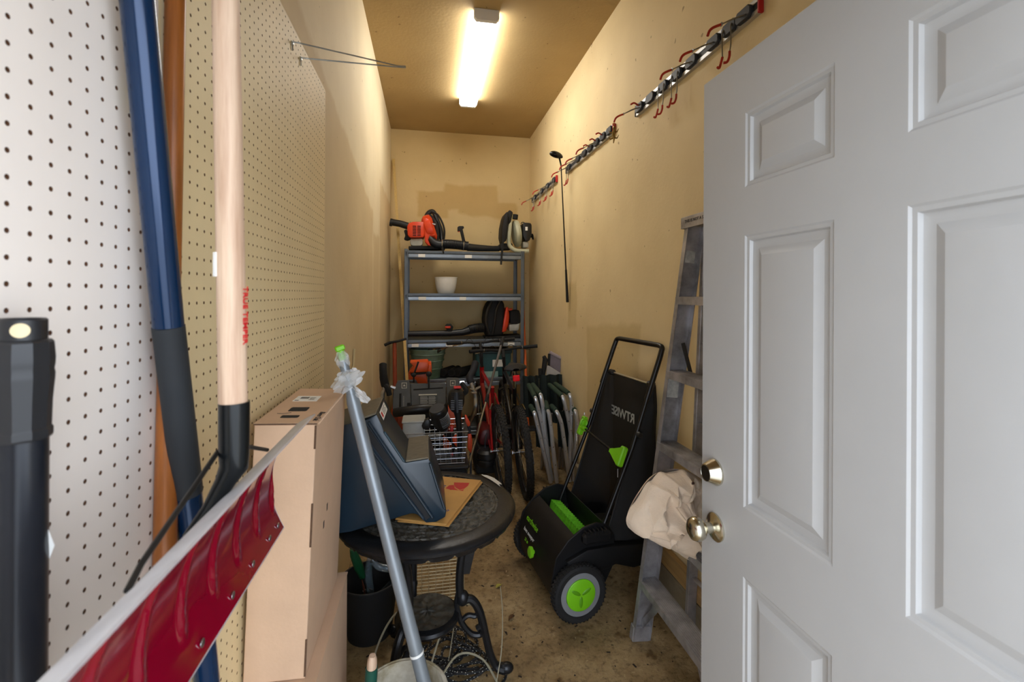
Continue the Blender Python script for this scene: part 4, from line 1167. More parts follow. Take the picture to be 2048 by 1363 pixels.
# ------------------------------------------------------------------ golf club
gh = atx(1122, 330, XR - .10); gb = atx(1135, 604, XR - .02)
gc = thing('golf_club', 'black golf driver hanging head up beside the middle tool rail', 'golf club', gb)
gd_ = (gb - gh).normalized()
gl = (gb - gh).length
MB().tube([gh, gh + gd_ * (gl * .78)], [.0045, .0065], 10).build('shaft', mat('shaft_black', (30, 30, 34), .3, .5), gc)
MB().tube([gh + gd_ * (gl * .76), gh + gd_ * gl], [.0085, .0125], 12).build('grip', m_rub, gc)
hc = gh + Vector((-.045, -.01, .075))
hd = MB()
def hfn(i, j):
    t = PI * i; a = 2 * PI * j
    r = math.sin(t)
    return hc + Vector((.058 * r * math.cos(a), .030 * math.cos(t), .034 * r * math.sin(a) * (1 if math.sin(a) > 0 else .6) + .012 * r * math.cos(a) * -1))
hd.grid(12, 24, hfn).tube([gh + gd_ * .02, gh, gh + Vector((-.012, 0, .05)), hc + Vector((.03, 0, -.006))], [.006, .0065, .008, .016], 10)
hd.build('club_head', mat('club_black', (22, 22, 24), .22, .3), gc)
# small charm on the far hook of the nearest rail
ch0 = Vector((XR - .176, charm_y, 2.555 - .106))
chm = thing('hook_charm', 'small golden charm with jagged outline hanging below the nearest rail', 'charm', ch0 + Vector((0, 0, -.1)))
mch = mat('old_brass', (150, 120, 56), .4, .6, var=.2)
MB().tube(arc(ch0, (0, 1, 0), (0, 0, 1), .008, 0, 330, 14), .0012, 6).build('ring', mch, chm)
cb_ = MB().tube(spline([ch0 + Vector((0, 0, -.008)), ch0 + Vector((0, -.004, -.03)), ch0 + Vector((0, .002, -.055)), ch0 + Vector((0, -.006, -.08)), ch0 + Vector((0, .004, -.105))], 4), [.003, .004, .006, .008, .008, .007, .008, .009, .010, .010, .008, .007, .006, .005, .004, .003, .002], 8)
for s in (-1, 1):
    for zz in (-.04, -.075): cb_.tube([ch0 + Vector((0, 0, zz)), ch0 + Vector((s * .014, -s * .014, zz - .006)), ch0 + Vector((s * .021, -s * .020, zz + .010))], [.005, .004, .0015], 6)
cb_.build('figure', mch, chm)
# beige cable hook on the left wall
k0, k1 = atx(709, 697, XL + .008), atx(707, 735, XL + .008)
onemesh(MB().bar(k0, k1, .012, .014, up=(0, 1, 0), bev=.003).bar(k1 + Vector((0, 0, .004)), k1 + Vector((.0, -.045, .004)), .012, .012, bev=.003), 'wall_bracket', mat('beige_plastic', (206, 186, 140), .5),
        'small beige L-shaped bracket on the left wall above the plastic steps', 'bracket', base=k1)
# ------------------------------------------------------------------ metal shelving unit
SY0, SY1 = 4.72, 5.15
m_shm = mat('shelf_grey', (104, 112, 120), .45, .55, var=.12, scale=7)
m_shl = mat('shelf_edge', (150, 158, 166), .35, .7, var=.1)
xl, xr = aty(812, 600, SY0).x, aty(1045, 600, SY0).x
zs_ = [aty(930, y, SY0).z for y in (503, 587, 679, 757)] + [.12]
su = thing('shelving_unit', 'grey metal shelving unit with five shelves against the back wall', 'shelving', ((xl + xr) / 2, (SY0 + SY1) / 2, 0))
ztop = aty(812, 497, SY0).z
for x, s in ((xl, 1), (xr, -1)):
    for y, t in ((SY0, 1), (SY1, -1)):
        MB().box2((x - .019, y, .0), (x + .019, y + .003 * t, ztop)).box2((x - .019 * s, y, 0), (x - .016 * s, y + .038 * t, ztop)).build('post', m_shm, su)
for i, z in enumerate(zs_):
    sh1 = MB().box2((xl + .004, SY0 + .006, z - .012), (xr - .004, SY1 - .006, z)).build('shelf_board', m_shm, su)
    MB().box2((xl + .016, SY0 - .004, z - .026), (xr - .016, SY0 + .004, z + .002), bev=.003).build('front_lip', m_shm, sh1)
    MB().box2((xl + .016, SY0 - .010, z - .072), (xr - .016, SY0 - .001, z - .030), bev=.008, ).build('front_beam', m_shl, su)
    MB().box2((xl + .016, SY1 - .006, z - .06), (xr - .016, SY1 - .002, z - .0)).build('back_beam', m_shm, su)
    for x in (xl, xr): MB().box2((x - .004, SY0, z - .055), (x + .004, SY1, z - .012)).build('side_beam', m_shm, su)
def stk(x0, x1, z, name='barcode_sticker'):
    a, b = aty(x0, 600, SY0).x, aty(x1, 600, SY0).x
    MB().box2((a, SY0 - .0112, z - .066), (b, SY0 - .0102, z - .034)).build(name, m_paper, su)
for x0, x1, i in ((836, 850, 0), (929, 943, 0), (837, 852, 1), (919, 932, 1), (824, 838, 2), (892, 917, 2), (1016, 1029, 2)): stk(x0, x1, zs_[i])

# ------------------------------------------------------------------ helpers for things seen side-on on the shelves
def Q(px, py, y): return aty(px, py, y)
def blob(outline, y, d, m, name, parent, bev=.012, seg=2):
    """rounded solid with the given side outline (photo points on the plane y) and depth d, centred on y"""
    pts = [Q(a, b, y) for a, b in outline]
    M = Matrix(((1, 0, 0, 0), (0, 0, 1, y - d / 2), (0, 1, 0, 0), (0, 0, 0, 1)))
    return MB().prism([(p.x, p.z) for p in pts], d, M, bev=bev, seg=seg).build(name, m, parent)
def hose_c(pts, r, ring, name, m, parent, n=14):
    """corrugated hose"""
    pts = spline(pts, 12)
    L = [0]
    for a, b in zip(pts, pts[1:]): L.append(L[-1] + (b - a).length)
    out, rs = [], []
    k = int(L[-1] / ring * 4)
    for i in range(k + 1):
        s = L[-1] * i / k
        j = max(q for q in range(len(L)) if L[q] <= s + 1e-9); j = min(j, len(pts) - 2)
        t = (s - L[j]) / max(1e-9, L[j + 1] - L[j])
        out.append(pts[j].lerp(pts[j + 1], min(1, t))); rs.append(r + (.0045 if i % 4 < 2 else -.0005))
    return MB().tube(out, rs, n).build(name, m, parent)
m_org = mat('blower_orange', (226, 66, 22), .4, var=.08)
m_tank = mat('fuel_tank', (190, 190, 180), .5, var=.12, scale=10)
m_cream = mat('cream_plastic', (196, 196, 168), .5, var=.12, scale=12)
zT = zs_[0]
# ---- orange blower, top left
Y1 = 4.93
b1 = thing('backpack_blower', 'orange backpack leaf blower with corrugated hose on the top shelf, left side', 'leaf blower', Q(850, 500, Y1))
eng = blob([(815, 455), (818, 449), (826, 446), (847, 446), (849, 450), (849, 474), (847, 477), (820, 477), (816, 472)], Y1 - .03, .22, m_org, 'engine_cover', b1)
for r_ in range(7):
    for c_ in range(2):
        p = Q(829 + 9 * c_, 452 + 3.1 * r_, Y1 - .141); MB().box(p, (.036, .003, .008)).build('vent_slot', m_dark, eng)
MB().lathe([(.06, 0), (.125, .01), (.15, .035), (.155, .07), (.15, .10), (.11, .12), (0, .12)], 28, o=Q(861, 463, Y1) + Vector((-.065, 0, .005)), axis=(.93, -.12, .30)).build('fan_housing', m_org, b1)
blob([(846, 440), (851, 436), (858, 440), (871, 470), (869, 473), (860, 472), (856, 480), (861, 491), (857, 492), (850, 484)], Y1 - .10, .08, m_org, 'volute', b1, .008)
blob([(820, 481), (824, 479), (844, 478), (846, 481), (845, 491), (842, 493), (826, 493), (821, 490)], Y1 - .02, .16, m_tank, 'fuel_tank', b1)
MB().tube([Q(816, 452, Y1), Q(800, 447, Y1), Q(783, 444, Y1)], [.038, .036, .036], 18).tube([Q(785, 445, Y1), Q(780, 444, Y1)], .041, 18).build('spare_tube', m_blk, b1)
blob([(808, 462), (813, 459), (819, 468), (822, 478), (815, 481), (808, 479), (811, 472)], Y1 - .05, .10, m_blkm, 'air_filter', b1, .008)
MB().tube(spline([Q(862, 452, Y1 + .05), Q(853, 436, Y1 + .06), Q(858, 425, Y1 + .06), Q(867, 424, Y1 + .05), Q(874, 440, Y1 + .04), Q(882, 462, Y1 + .03), Q(884, 485, Y1)], 6), .026, 10).build('harness_frame', m_blk, b1)
MB().tube(spline([Q(866, 424, Y1 - .04), Q(876, 430, Y1 - .06), Q(885, 446, Y1 - .08), Q(889, 462, Y1 - .08), Q(888, 478, Y1 - .07)], 6), .010, 8).build('shoulder_strap', m_blkm, b1)
MB().tube(spline([Q(859, 430, Y1 - .01), Q(870, 445, Y1 - .05), Q(874, 462, Y1 - .06), Q(874, 480, Y1 - .05)], 6), .022, 8).build('shoulder_strap', m_blkm, b1)
blob([(870, 440), (876, 444), (879, 478), (869, 480), (862, 465)], Y1 + .06, .16, m_blkm, 'back_pad', b1)
MB().tube([Q(862, 447, Y1 - .12), Q(871, 449, Y1 - .12)], .010, 10).build('throttle_cable', m_steel, b1)
MB().tube(spline([Q(857, 473, Y1 - .09), Q(864, 482, Y1 - .10), Q(874, 488, Y1 - .10), Q(884, 489, Y1 - .10)], 5), .044, 16).build('elbow', m_blk, b1)
hose_c([Q(884, 488, Y1 - .10), Q(900, 488, Y1 - .09), Q(920, 490, Y1 - .08), Q(936, 492, Y1 - .08)], .047, .013, 'corrugated_hose', m_blk, b1)
MB().tube([Q(935, 494, Y1 - .08), Q(960, 496, Y1 - .06), Q(985, 497, Y1 - .04), Q(998, 497, Y1 - .03)], [.041, .036, .031, .031], 14).build('blow_tube', m_blk, b1)
MB().torus(Q(884, 488, Y1 - .10), (1, 0, -.05), .051, .005, 20, 6).torus(Q(927, 491, Y1 - .08), (1, 0, -.05), .051, .004, 20, 6).build('hose_clamp', m_steel, b1)
blob([(915, 454), (918, 452), (927, 452), (928, 456), (925, 458), (932, 488), (926, 489), (920, 462), (915, 463)], Y1 - .08, .035, m_blkm, 'control_grip', b1, .006)
blob([(915, 457), (919, 457), (920, 463), (916, 464)], Y1 - .08, .02, m_org, 'trigger', b1, .003)
blob([(818, 494), (886, 493), (890, 499), (818, 501)], Y1 + .02, .24, m_blkm, 'base_frame', b1, .006)
MB().tube(spline([Q(884, 492, Y1 - .13), Q(886, 500, SY0 - .03), Q(887, 506, SY0 - .03)], 4), .008, 6).build('loose_strap', m_blkm, b1)
# ---- pale blower, top right
Y2 = 4.93
b2 = thing('backpack_blower', 'pale cream backpack leaf blower with black engine on the top shelf, right side', 'leaf blower', Q(1030, 500, Y2))
fr2 = MB().tube(spline([Q(1020, 436, Y2), Q(1019, 460, Y2), Q(1018, 487, Y2), Q(1025, 497, Y2), Q(1034, 501, Y2), Q(1057, 502, Y2)], 5), .024, 10)
for s in (-.13, .13): fr2.tube(spline([Q(1022, 430, Y2 + s * .3), Q(1019, 460, Y2 + s), Q(1018, 487, Y2 + s), Q(1025, 497, Y2 + s), Q(1034, 501, Y2 + s), Q(1057, 502, Y2 + s)], 5), .022, 10)
fr2.build('frame', m_cream, b2)
MB().lathe([(0, -.04), (.10, -.04), (.140, -.025), (.150, 0), (.140, .025), (.10, .04), (0, .04)], 30, o=Q(1033, 467, Y2), axis=(1, 0, .12)).build('fan_housing', m_cream, b2)
MB().tube([Q(1030, 438, Y2), Q(1031, 429, Y2)], .030, 12).build('fan_cap', m_blkm, b2)
e2 = blob([(1042, 450), (1044, 447), (1058, 448), (1060, 452), (1060, 470), (1056, 483), (1047, 484), (1042, 472)], Y2, .19, m_blk, 'engine', b2)
MB().box(Q(1053, 457, Y2 - .097), (.026, .002, .04)).build('engine_label', m_paper, e2)
blob([(1043, 484), (1055, 484), (1055, 496), (1044, 496)], Y2, .13, m_tank, 'fuel_tank', b2)
MB().tube([Q(1060, 474, Y2), Q(1065, 473, Y2)], .008, 8).lathe([(.02, -.008), (.034, -.004), (.034, .006), (.01, .01)], 12, o=Q(1065, 473, Y2), axis=(1, 0, .2)).build('starter_grip', m_blkm, b2)
blob([(1000, 474), (1001, 455), (1005, 436), (1009, 427), (1013, 428), (1012, 450), (1009, 484), (1003, 487)], Y2 - .05, .26, m_blkm, 'back_pad', b2)
blob([(1011, 430), (1016, 422), (1023, 427), (1020, 440), (1012, 478), (1007, 484)], Y2 - .02, .20, m_blkm, 'hip_pad', b2)
MB().bar(Q(1007, 470, SY0 - .05), Q(1004, 505, SY0 - .03), .004, .022, up=(1, 0, 0)).bar(Q(1004, 505, SY0 - .03), Q(1002, 529, SY0 - .03), .004, .020, up=(1, 0, 0)).build('hanging_strap', m_blkm, b2)
blob([(998, 488), (1022, 488), (1022, 499), (998, 500)], Y2 - .02, .2, m_blkm, 'lower_bracket', b2)
MB().tube(arc(Q(1046, 448, Y2), (1, 0, 0), (0, 0, 1), .022, 0, 180, 8), .004, 6).build('wire_loop', m_blkm, b2)
# ---- orange and black blower on the third shelf
Y3 = 4.92; zS = zs_[2]
b3 = thing('backpack_blower', 'black and orange backpack leaf blower with long tube on the third shelf', 'leaf blower', Q(990, 677, Y3))
blob([(965, 640), (967, 620), (974, 603), (984, 598), (1000, 599), (1006, 606), (1005, 640), (1004, 669), (972, 671), (969, 665)], Y3, .24, m_blkm, 'back_pad', b3, .03, 3)
MB().tube(spline([Q(984, 600, Y3 - .13), Q(975, 620, Y3 - .15), Q(972, 645, Y3 - .15), Q(978, 668, Y3 - .14)], 5), .016, 8).build('shoulder_strap', m_blk, b3)
MB().tube(spline([Q(1000, 600, Y3 - .13), Q(992, 622, Y3 - .15), Q(989, 645, Y3 - .15), Q(985, 668, Y3 - .14)], 5), .014, 8).build('shoulder_strap', m_blk, b3)
MB().lathe([(0, -.028), (.10, -.028), (.125, -.018), (.13, 0), (.125, .018), (.10, .028), (0, .028)], 28, o=Q(1010, 638, Y3), axis=(1, 0, -.09)).build('fan_housing', m_org, b3)
blob([(1012, 614), (1016, 613), (1015, 640), (1012, 662), (1004, 664), (1007, 640)], Y3 - .13, .03, m_org, 'volute_rib', b3, .006)
blob([(1017, 620), (1035, 619), (1038, 628), (1038, 644), (1034, 647), (1018, 646)], Y3, .18, m_blkm, 'engine', b3)
blob([(1016, 648), (1033, 647), (1037, 645), (1036, 656), (1033, 660), (1016, 661)], Y3 - .03, .15, m_tank, 'fuel_tank', b3)
blob([(1014, 616), (1024, 616), (1024, 621), (1014, 621)], Y3 - .05, .04, m_org, 'choke_lever', b3, .004)
hose_c([Q(966, 655, Y3 - .10), Q(952, 656, Y3 - .12), Q(938, 659, Y3 - .13)], .046, .014, 'corrugated_hose', m_blk, b3)
MB().tube([Q(938, 660, Y3 - .13), Q(925, 664, Y3 - .14), Q(900, 666, Y3 - .15), Q(816, 667, Y3 - .16)], [.044, .036, .031, .029], 16).build('blow_tube', m_blk, b3)
blob([(890, 651), (894, 647), (902, 647), (907, 653), (902, 666), (896, 666)], Y3 - .15, .05, m_blkm, 'control_grip', b3, .006)
MB().tube([Q(898, 655, Y3 - .15), Q(899, 667, Y3 - .15)], .018, 10).build('grip_stem', m_blkm, b3)
blob([(890, 652), (901, 652), (901, 656), (890, 656)], Y3 - .18, .02, m_org, 'trigger', b3, .003)
blob([(968, 671), (1040, 668), (1040, 675), (968, 677)], Y3, .24, m_blkm, 'base_frame', b3, .006)

# ---- white flower pot on the second shelf
fp = Q(892, 586, 4.86); fp.z = zs_[1]
onemesh(MB().lathe([(0, 0), (.078, 0), (.086, .006), (.104, .06), (.114, .12), (.118, .165), (.121, .168), (.119, .172), (.113, .170), (.108, .12), (.08, .02), (0, .016)], 40, o=fp), 'flower_pot', m_white, 'white plastic flower pot alone on the second shelf', 'flower pot', base=fp)

# ---- green grey metal tub on the fourth shelf
gt0 = Q(855, 757, 4.86); gt0.z = zs_[3]
tb_ = thing('metal_tub', 'pale green galvanised tub with wooden handles on the fourth shelf', 'tub', gt0)
zr = Q(855, 697, 4.86).z - gt0.z
MB().lathe([(0, .004), (.135, .004), (.150, .12), (.168, zr * .7), (.186, zr), (.190, zr), (.190, zr + .008), (.180, zr + .006), (.16, zr * .7), (.13, .02), (0, .015)], 36, o=gt0).build('tub_wall', mat('verdigris_metal', (128, 152, 138), .6, .2, var=.16, scale=5, rgb2=(84, 112, 90)), tb_)
for f in (.35, .62, .84): MB().torus(gt0 + Vector((0, 0, zr * f)), (0, 0, 1), .140 + .05 * f, .004, 36, 6).build('tub_band', MATS['verdigris_metal'], tb_)
for k, (a, b) in enumerate((((864, 700), (884, 694)), ((880, 699), (902, 689)))):
    p, q2 = Q(*a, 4.74), Q(*b, 4.84)
    t = thing('hand_brush', ('worn wooden tool handle lying across the tub, left one', 'worn wooden tool handle lying across the tub, right one')[k], 'tool handle', p, group='wooden handles on the tub')
    MB().tube([p, p.lerp(q2, .5), q2], [.016, .013, .015], 10).build('handle', mat('weathered_wood', (146, 112, 70), .8, var=.2), t)
    MB().tube([p, p - (q2 - p) * .3], [.018, .024], 10).build('ferrule', m_blkm, t)

# ---- long thin wooden strip in the left corner
w0, w1 = Q(787, 318, YB - .03), Q(815, 775, 4.60)
wd = (w1 - w0).normalized(); wf = w0 + wd * ((.002 - w0.z) / wd.z)
onemesh(MB().bar(w0, wf, .012, .028, up=(1, 0, 0)), 'wood_strip', mat('pale_strip', (214, 182, 112), .6, var=.12, stretch=(20, 20, 1)), 'long thin pale wooden strip leaning in the left back corner', 'wood strip', base=wf)
# ---- orange pole between the shelving and right wall
o0, o1 = Q(1044, 560, 5.2), Q(1052, 755, 4.64)
od = (o1 - o0).normalized(); of = o0 + od * ((.0 - o0.z) / od.z)
onemesh(MB().tube([o0, of], .014, 12), 'orange_pole', mat('orange_handle', (206, 92, 26), .4, var=.1), 'orange tool handle leaning between the shelving and right wall', 'tool handle', base=of)
# ---- red-brown shovel handle with dark T grip at the left
r0, r1 = Q(789, 686, 4.35), Q(790, 775, 4.2)
rd = (r1 - r0).normalized(); rf = r0 + rd * ((.0 - r0.z) / rd.z)
rs = thing('long_handled_tool', 'red-brown tool handle with dark crossbar left of the shelving', 'tool handle', rf)
MB().tube([r0, rf], .0195, 14).build('handle', mat('red_brown', (140, 56, 26), .4, var=.15), rs)
MB().tube(spline([Q(769, 690, 4.34), Q(780, 685, 4.34), Q(795, 682, 4.34), Q(813, 677, 4.36)], 4), [.014] * 5 + [.011] * 8, 10).build('crossbar', m_blkm, rs)
# ------------------------------------------------------------------ bicycles
m_chr = mat('chrome', (190, 192, 196), .2, 1.0, var=.08)
m_tyre = mat('tyre', (34, 32, 30), .85, var=.25, scale=30)
def bicycle(contact, heading, lean, frame_m, label, accent, saddle=True, bar_rise=.98):
    """contact: floor point of the rear tyre; heading degrees from +y towards +x; lean degrees to the left"""
    R = Matrix.Translation(contact) @ Matrix.Rotation(math.radians(90 - heading), 4, 'Z') @ Matrix.Rotation(math.radians(-lean), 4, 'X')
    t = thing('bicycle', label, 'bicycle', contact)
    RW, TRr = .305, .027
    def mb(): return MB(R)
    for hx, nm in ((0, 'rear_wheel'), (1.05, 'front_wheel')):
        c = Vector((hx, 0, .332))
        w = mb().torus(c, (0, 1, 0), RW, TRr, 56, 12).build(nm, m_tyre, t)
        kn = mb()
        for k in range(72):
            a = 2 * PI * k / 72
            M = Matrix.Translation(c) @ Matrix.Rotation(a, 4, 'Y')
            for q, yy in enumerate((-.019, -.0065, .0065, .019)):
                kn.box((RW + TRr * math.sqrt(max(0, 1 - (yy / TRr) ** 2)) + .001, yy, (.006 if q % 2 else -.006)), (.006, .009, .013), M=M)
        kn.build('tread_knobs', m_tyre, w, kind='stuff')
        mb().torus(c, (0, 1, 0), RW - .026, .011, 48, 8).build('rim', mat('rim_dark', (96, 96, 98), .35, .8), w)
        sp = mb()
        for k in range(32):
            a = 2 * PI * k / 32; s = 1 if k % 2 else -1
            b = a + (.5 if k % 4 < 2 else -.5)
            sp.tube([c + Vector((.02 * math.cos(b), .028 * s, .02 * math.sin(b))), c + Vector(((RW - .03) * math.cos(a), .004 * s, (RW - .03) * math.sin(a)))], .0011, 4, cap=False)
        sp.build('spokes', m_chr, w, kind='stuff')
        mb().tube([c - Vector((0, .032, 0)), c + Vector((0, .032, 0))], .020, 14).tube([c - Vector((0, .075, 0)), c + Vector((0, .075, 0))], .0065, 10).build('hub', m_chr, w)
        mb().tube([c - Vector((0, .078, 0)), c - Vector((0, .064, 0))], .012, 10).tube([c + Vector((0, .064, 0)), c + Vector((0, .078, 0))], .012, 10).build('axle_nut', m_chr, w)
    BBp, SC_, HT, HB = Vector((.43, 0, .29)), Vector((.27, 0, .72)), Vector((.87, 0, .80)), Vector((.905, 0, .66))
    rh, fh = Vector((0, 0, .332)), Vector((1.05, 0, .332))
    mb().tube([BBp, SC_ + (SC_ - BBp) * .08], .016, 12).build('seat_tube', frame_m, t)
    mb().tube([SC_, HT - Vector((0, 0, .02))], .017, 12).build('top_tube', frame_m, t)
    mb().tube([BBp, HB], .020, 12).build('down_tube', frame_m, t)
    mb().tube([HT + Vector((-.004, 0, .02)), HB + Vector((.004, 0, -.02))], .021, 12).build('head_tube', frame_m, t)
    for s in (-1, 1):
        mb().tube([rh + Vector((0, .062 * s, 0)), Vector((.12, .055 * s, .318)), BBp + Vector((-.03, .03 * s, 0))], .010, 8).build('chain_stay', frame_m, t)
        mb().tube([rh + Vector((0, .062 * s, 0)), Vector((.10, .052 * s, .52)), SC_ + Vector((0, .02 * s, -.02))], .009, 8).build('seat_stay', frame_m, t)
        mb().tube([HB + Vector((.008, .0, -.03)), HB + Vector((.015, .052 * s, -.05)), Vector((.99, .056 * s, .45)), fh + Vector((0, .058 * s, 0))], [.016, .017, .014, .011], 10).build('fork_blade', accent, t)
        mb().tube([BBp + Vector((0, .06 * s, 0)), BBp + Vector((.12 * s, .075 * s, -.11 * s))], .009, 8).box(BBp + Vector((.12 * s, .12 * s, -.11 * s)), (.09, .075, .02), bev=.005).build('crank', m_blk, t)
        mb().tube([Vector((.09, .05 * s, .62)), Vector((.085, .03 * s, .665))], .008, 6).build('brake_arm', m_chr, t)
    mb().lathe([(.10, -.002), (.10, .002), (.03, .002), (.03, -.002)], 30, o=BBp + Vector((0, -.048, 0)), axis=(0, 1, 0)).build('chainring', m_blkm, t)
    mb().lathe([(.045, -.012), (.034, .0), (.024, .012), (.015, .012)], 20, o=rh + Vector((0, -.045, 0)), axis=(0, 1, 0)).build('cassette', m_chr, t)
    mb().box(rh + Vector((.03, -.075, -.06)), (.04, .02, .11), rot=(0, 15, 0), bev=.006).lathe([(.022, -.004), (.022, .004)], 14, o=rh + Vector((.045, -.07, -.115)), axis=(0, 1, 0)).build('derailleur', m_chr, t)
    mb().tube([Vector((.0, -.05, .377)), Vector((.43, -.05, .39))], .0035, 6).tube([Vector((.03, -.05, .21)), Vector((.43, -.05, .19))], .0035, 6).build('chain', m_blkm, t)
    if saddle:
        p0 = SC_ + (SC_ - BBp) * .08
        mb().tube([p0, Vector((.215, 0, .90))], .013, 10).build('seat_post', m_chr, t)
        def sad(i, j):
            u = i; a = PI * (2 * j) 
            w = .078 * (1 - u) ** .75 + .020 if u < .98 else .012
            h = .026 + .018 * (1 - u)
            x = .075 + .27 * u
            y = w * math.cos(a); z = .925 + .012 * math.cos(u * 5) + h * (math.sin(a) if math.sin(a) > 0 else .55 * math.sin(a))
            e = min(1, u / .12 + .25, (1 - u) / .1 + .3)
            return Vector((x, y * e, .925 + (z - .925) * e))
        sd_ = mb().grid(14, 22, sad); sd_.build('saddle', mat('saddle_vinyl', (44, 42, 40), .45, var=.1), t)
        mb().box(Vector((.062, .005, .868)), (.012, .052, .046), bev=.006).build('reflector', mat('reflector_red', (220, 10, 24), .2, emit=.15), t)
        mb().tube([Vector((.10, .02, .895)), Vector((.07, .02, .875))], .006, 6).build('reflector_bracket', m_chr, t)
    st = Vector((.845, 0, .92))
    mb().tube([HT + Vector((0, 0, .02)), st, Vector((.90, 0, bar_rise))], .014, 10).build('stem', m_blkm, t)
    hb = [Vector((.82, -.30, bar_rise + .02)), Vector((.88, -.12, bar_rise + .01)), Vector((.90, -.06, bar_rise)), Vector((.90, .06, bar_rise)), Vector((.88, .12, bar_rise + .01)), Vector((.82, .30, bar_rise + .02))]
    mb().tube(spline(hb, 4), .0115, 10).build('handlebar', m_blkm, t)
    for s in (-1, 1):
        mb().tube([Vector((.855, .19 * s, bar_rise + .015)), Vector((.815, .315 * s, bar_rise + .021))], .0165, 12).build('grip', m_rub, t)
        mb().tube(spline([Vector((.875, .15 * s, bar_rise + .008)), Vector((.92, .17 * s, bar_rise - .005)), Vector((.885, .26 * s, bar_rise - .012))], 4), .006, 7).build('brake_lever', m_chr, t)
        mb().tube(spline([Vector((.90, .15 * s, bar_rise)), Vector((1.0, .08 * s, bar_rise + .03)), Vector((1.0, 0, .90)), HT + Vector((.03, .01 * s, -.02))], 6), .0028, 6).build('cable', m_blkm, t)
        mb().torus(Vector((.862, .175 * s, bar_rise + .013)), (.3, .95 * s, 0), .0165, .003, 14, 6).build('grip_band', m_chr, t)
    return t
m_bred = mat('bike_red', (168, 22, 30), .25, .2, var=.08, coat=.4)
m_bblk = mat('bike_black', (24, 24, 28), .3, .3, var=.1, coat=.3)
bicycle((.56, 3.37, 0), -1, 3, m_bred, 'red framed mountain bike standing left of the black bike', mat('fork_silver', (170, 170, 172), .3, .8), saddle=False, bar_rise=1.045)
bicycle((.725, 3.31, 0), 2.5, 4, m_bblk, 'black mountain bike with saddle and red reflector, beside the folded chairs', m_bblk)

# ---- slim grey walking pole leaning across the bikes
g0, g1 = Q(1004, 684, 3.62), Q(951, 880, 3.18)
gdv = (g1 - g0).normalized(); gf = g0 + gdv * ((.0 - g0.z) / gdv.z)
wp = thing('walking_pole', 'slim grey adjustable pole leaning in front of the red bike', 'pole', gf)
MB().tube([g0, g0.lerp(g1, .62)], .010, 10).build('upper_tube', mat('pole_grey', (112, 112, 118), .3, .8), wp)
MB().tube([g0.lerp(g1, .6), gf], .0075, 10).build('lower_tube', m_chr, wp)
MB().tube([g0.lerp(g1, .57), g0.lerp(g1, .64)], .014, 10).build('clamp', m_blkm, wp)
MB().tube([g0 - gdv * .05, g0 + gdv * .03], [.012, .015], 10).build('tip', m_blkm, wp)

# ------------------------------------------------------------------ folded green chairs
m_grn = mat('chair_green', (44, 66, 52), .8, var=.12)
m_grnd = mat('chair_fabric', (26, 38, 36), .9, var=.15)
m_altb = mat('bright_aluminium', (214, 216, 220), .32, .6, var=.06)
def cz(X, Y): return (1040 + X / 5.046, 690 + Y / 5.046)
def chair(label, arms, yn, yf, fab):
    n0 = Q(*cz(*arms[0][1][-1]), yn)
    t = thing('folding_chair', label, 'folding chair', (n0.x, yn, 0), group='folded green chairs')
    for pad_, tb_ in arms:
        a, b = Q(*cz(*pad_[0]), yf), Q(*cz(*pad_[1]), yn)
        if abs(a.z - b.z) > .05: a.z = b.z + .02
        MB().tube([a, a.lerp(b, .08), a.lerp(b, .9), b], [.014, .021, .021, .018], 12).build('armrest', m_grn, t)
        pts = [b + Vector((0, .03, 0))] + [Q(*cz(*p), yn + .004 * k) for k, p in enumerate(tb_)]
        d = (pts[-1] - pts[-2]).normalized()
        if d.z < -.2: pts.append(pts[-1] + d * ((.012 - pts[-1].z) / d.z))
        MB().tube(spline(pts, 4), .0165, 10).build('frame_tube', m_altb, t)
        for p in pts[2:5]: MB().ell(p + Vector((0, -.0155, 0)), (.005, .003, .005), 8, 6).build('rivet', m_chr, t)
        MB().tube([pts[-1] + Vector((0, .18, .5)), pts[-1] + Vector((0, .30, -.0))], .0130, 8).build('rear_leg', m_alu, t)
    (xa, ya), (xb, yb) = fab
    A, B = Q(*cz(xa, ya), yf + .02), Q(*cz(xb, yb), yf + .02)
    MB().grid(14, 8, lambda i, j: Vector((A.x + (B.x - A.x) * i, yf + .02 + .022 * math.sin(i * 16) - .05 * j, A.z + (B.z - A.z) * j)), th=.006).build('fabric', m_grnd, t)
chair('folded green chair nearest the black bike tyre, upper arms', [(((85, 395), (150, 520)), [(158, 540), (185, 650), (215, 770), (245, 930), (285, 1150)]), (((125, 392), (200, 490)), [(210, 510), (234, 640), (246, 790), (264, 950), (290, 1160)])], 3.50, 3.86, ((25, 310), (185, 700)))
chair('folded green chair with low arms just right of the black bike tyre', [(((105, 610), (140, 668)), [(147, 690), (175, 800), (205, 930), (235, 1060), (270, 1210)]), (((255, 570), (278, 652)), [(287, 675), (310, 800), (332, 1020), (352, 1200)])], 3.46, 3.60, ((150, 640), (290, 1000)))
chair('folded green chair nearest the right wall, upper arms', [(((290, 395), (425, 510)), [(435, 530), (465, 650), (490, 760), (505, 850), (520, 960)]), (((350, 385), (490, 485)), [(505, 510), (522, 600), (518, 700), (512, 850), (508, 1000)])], 3.50, 3.86, ((190, 300), (420, 760)))
chair('folded green chair with low arms between the taller folded pairs', [(((315, 610), (362, 660)), [(375, 680), (415, 780), (438, 920), (458, 1060), (475, 1180)]), (((535, 640), (550, 655)), [(562, 675), (577, 790), (572, 900), (566, 1000)])], 3.46, 3.62, ((370, 660), (540, 1000)))
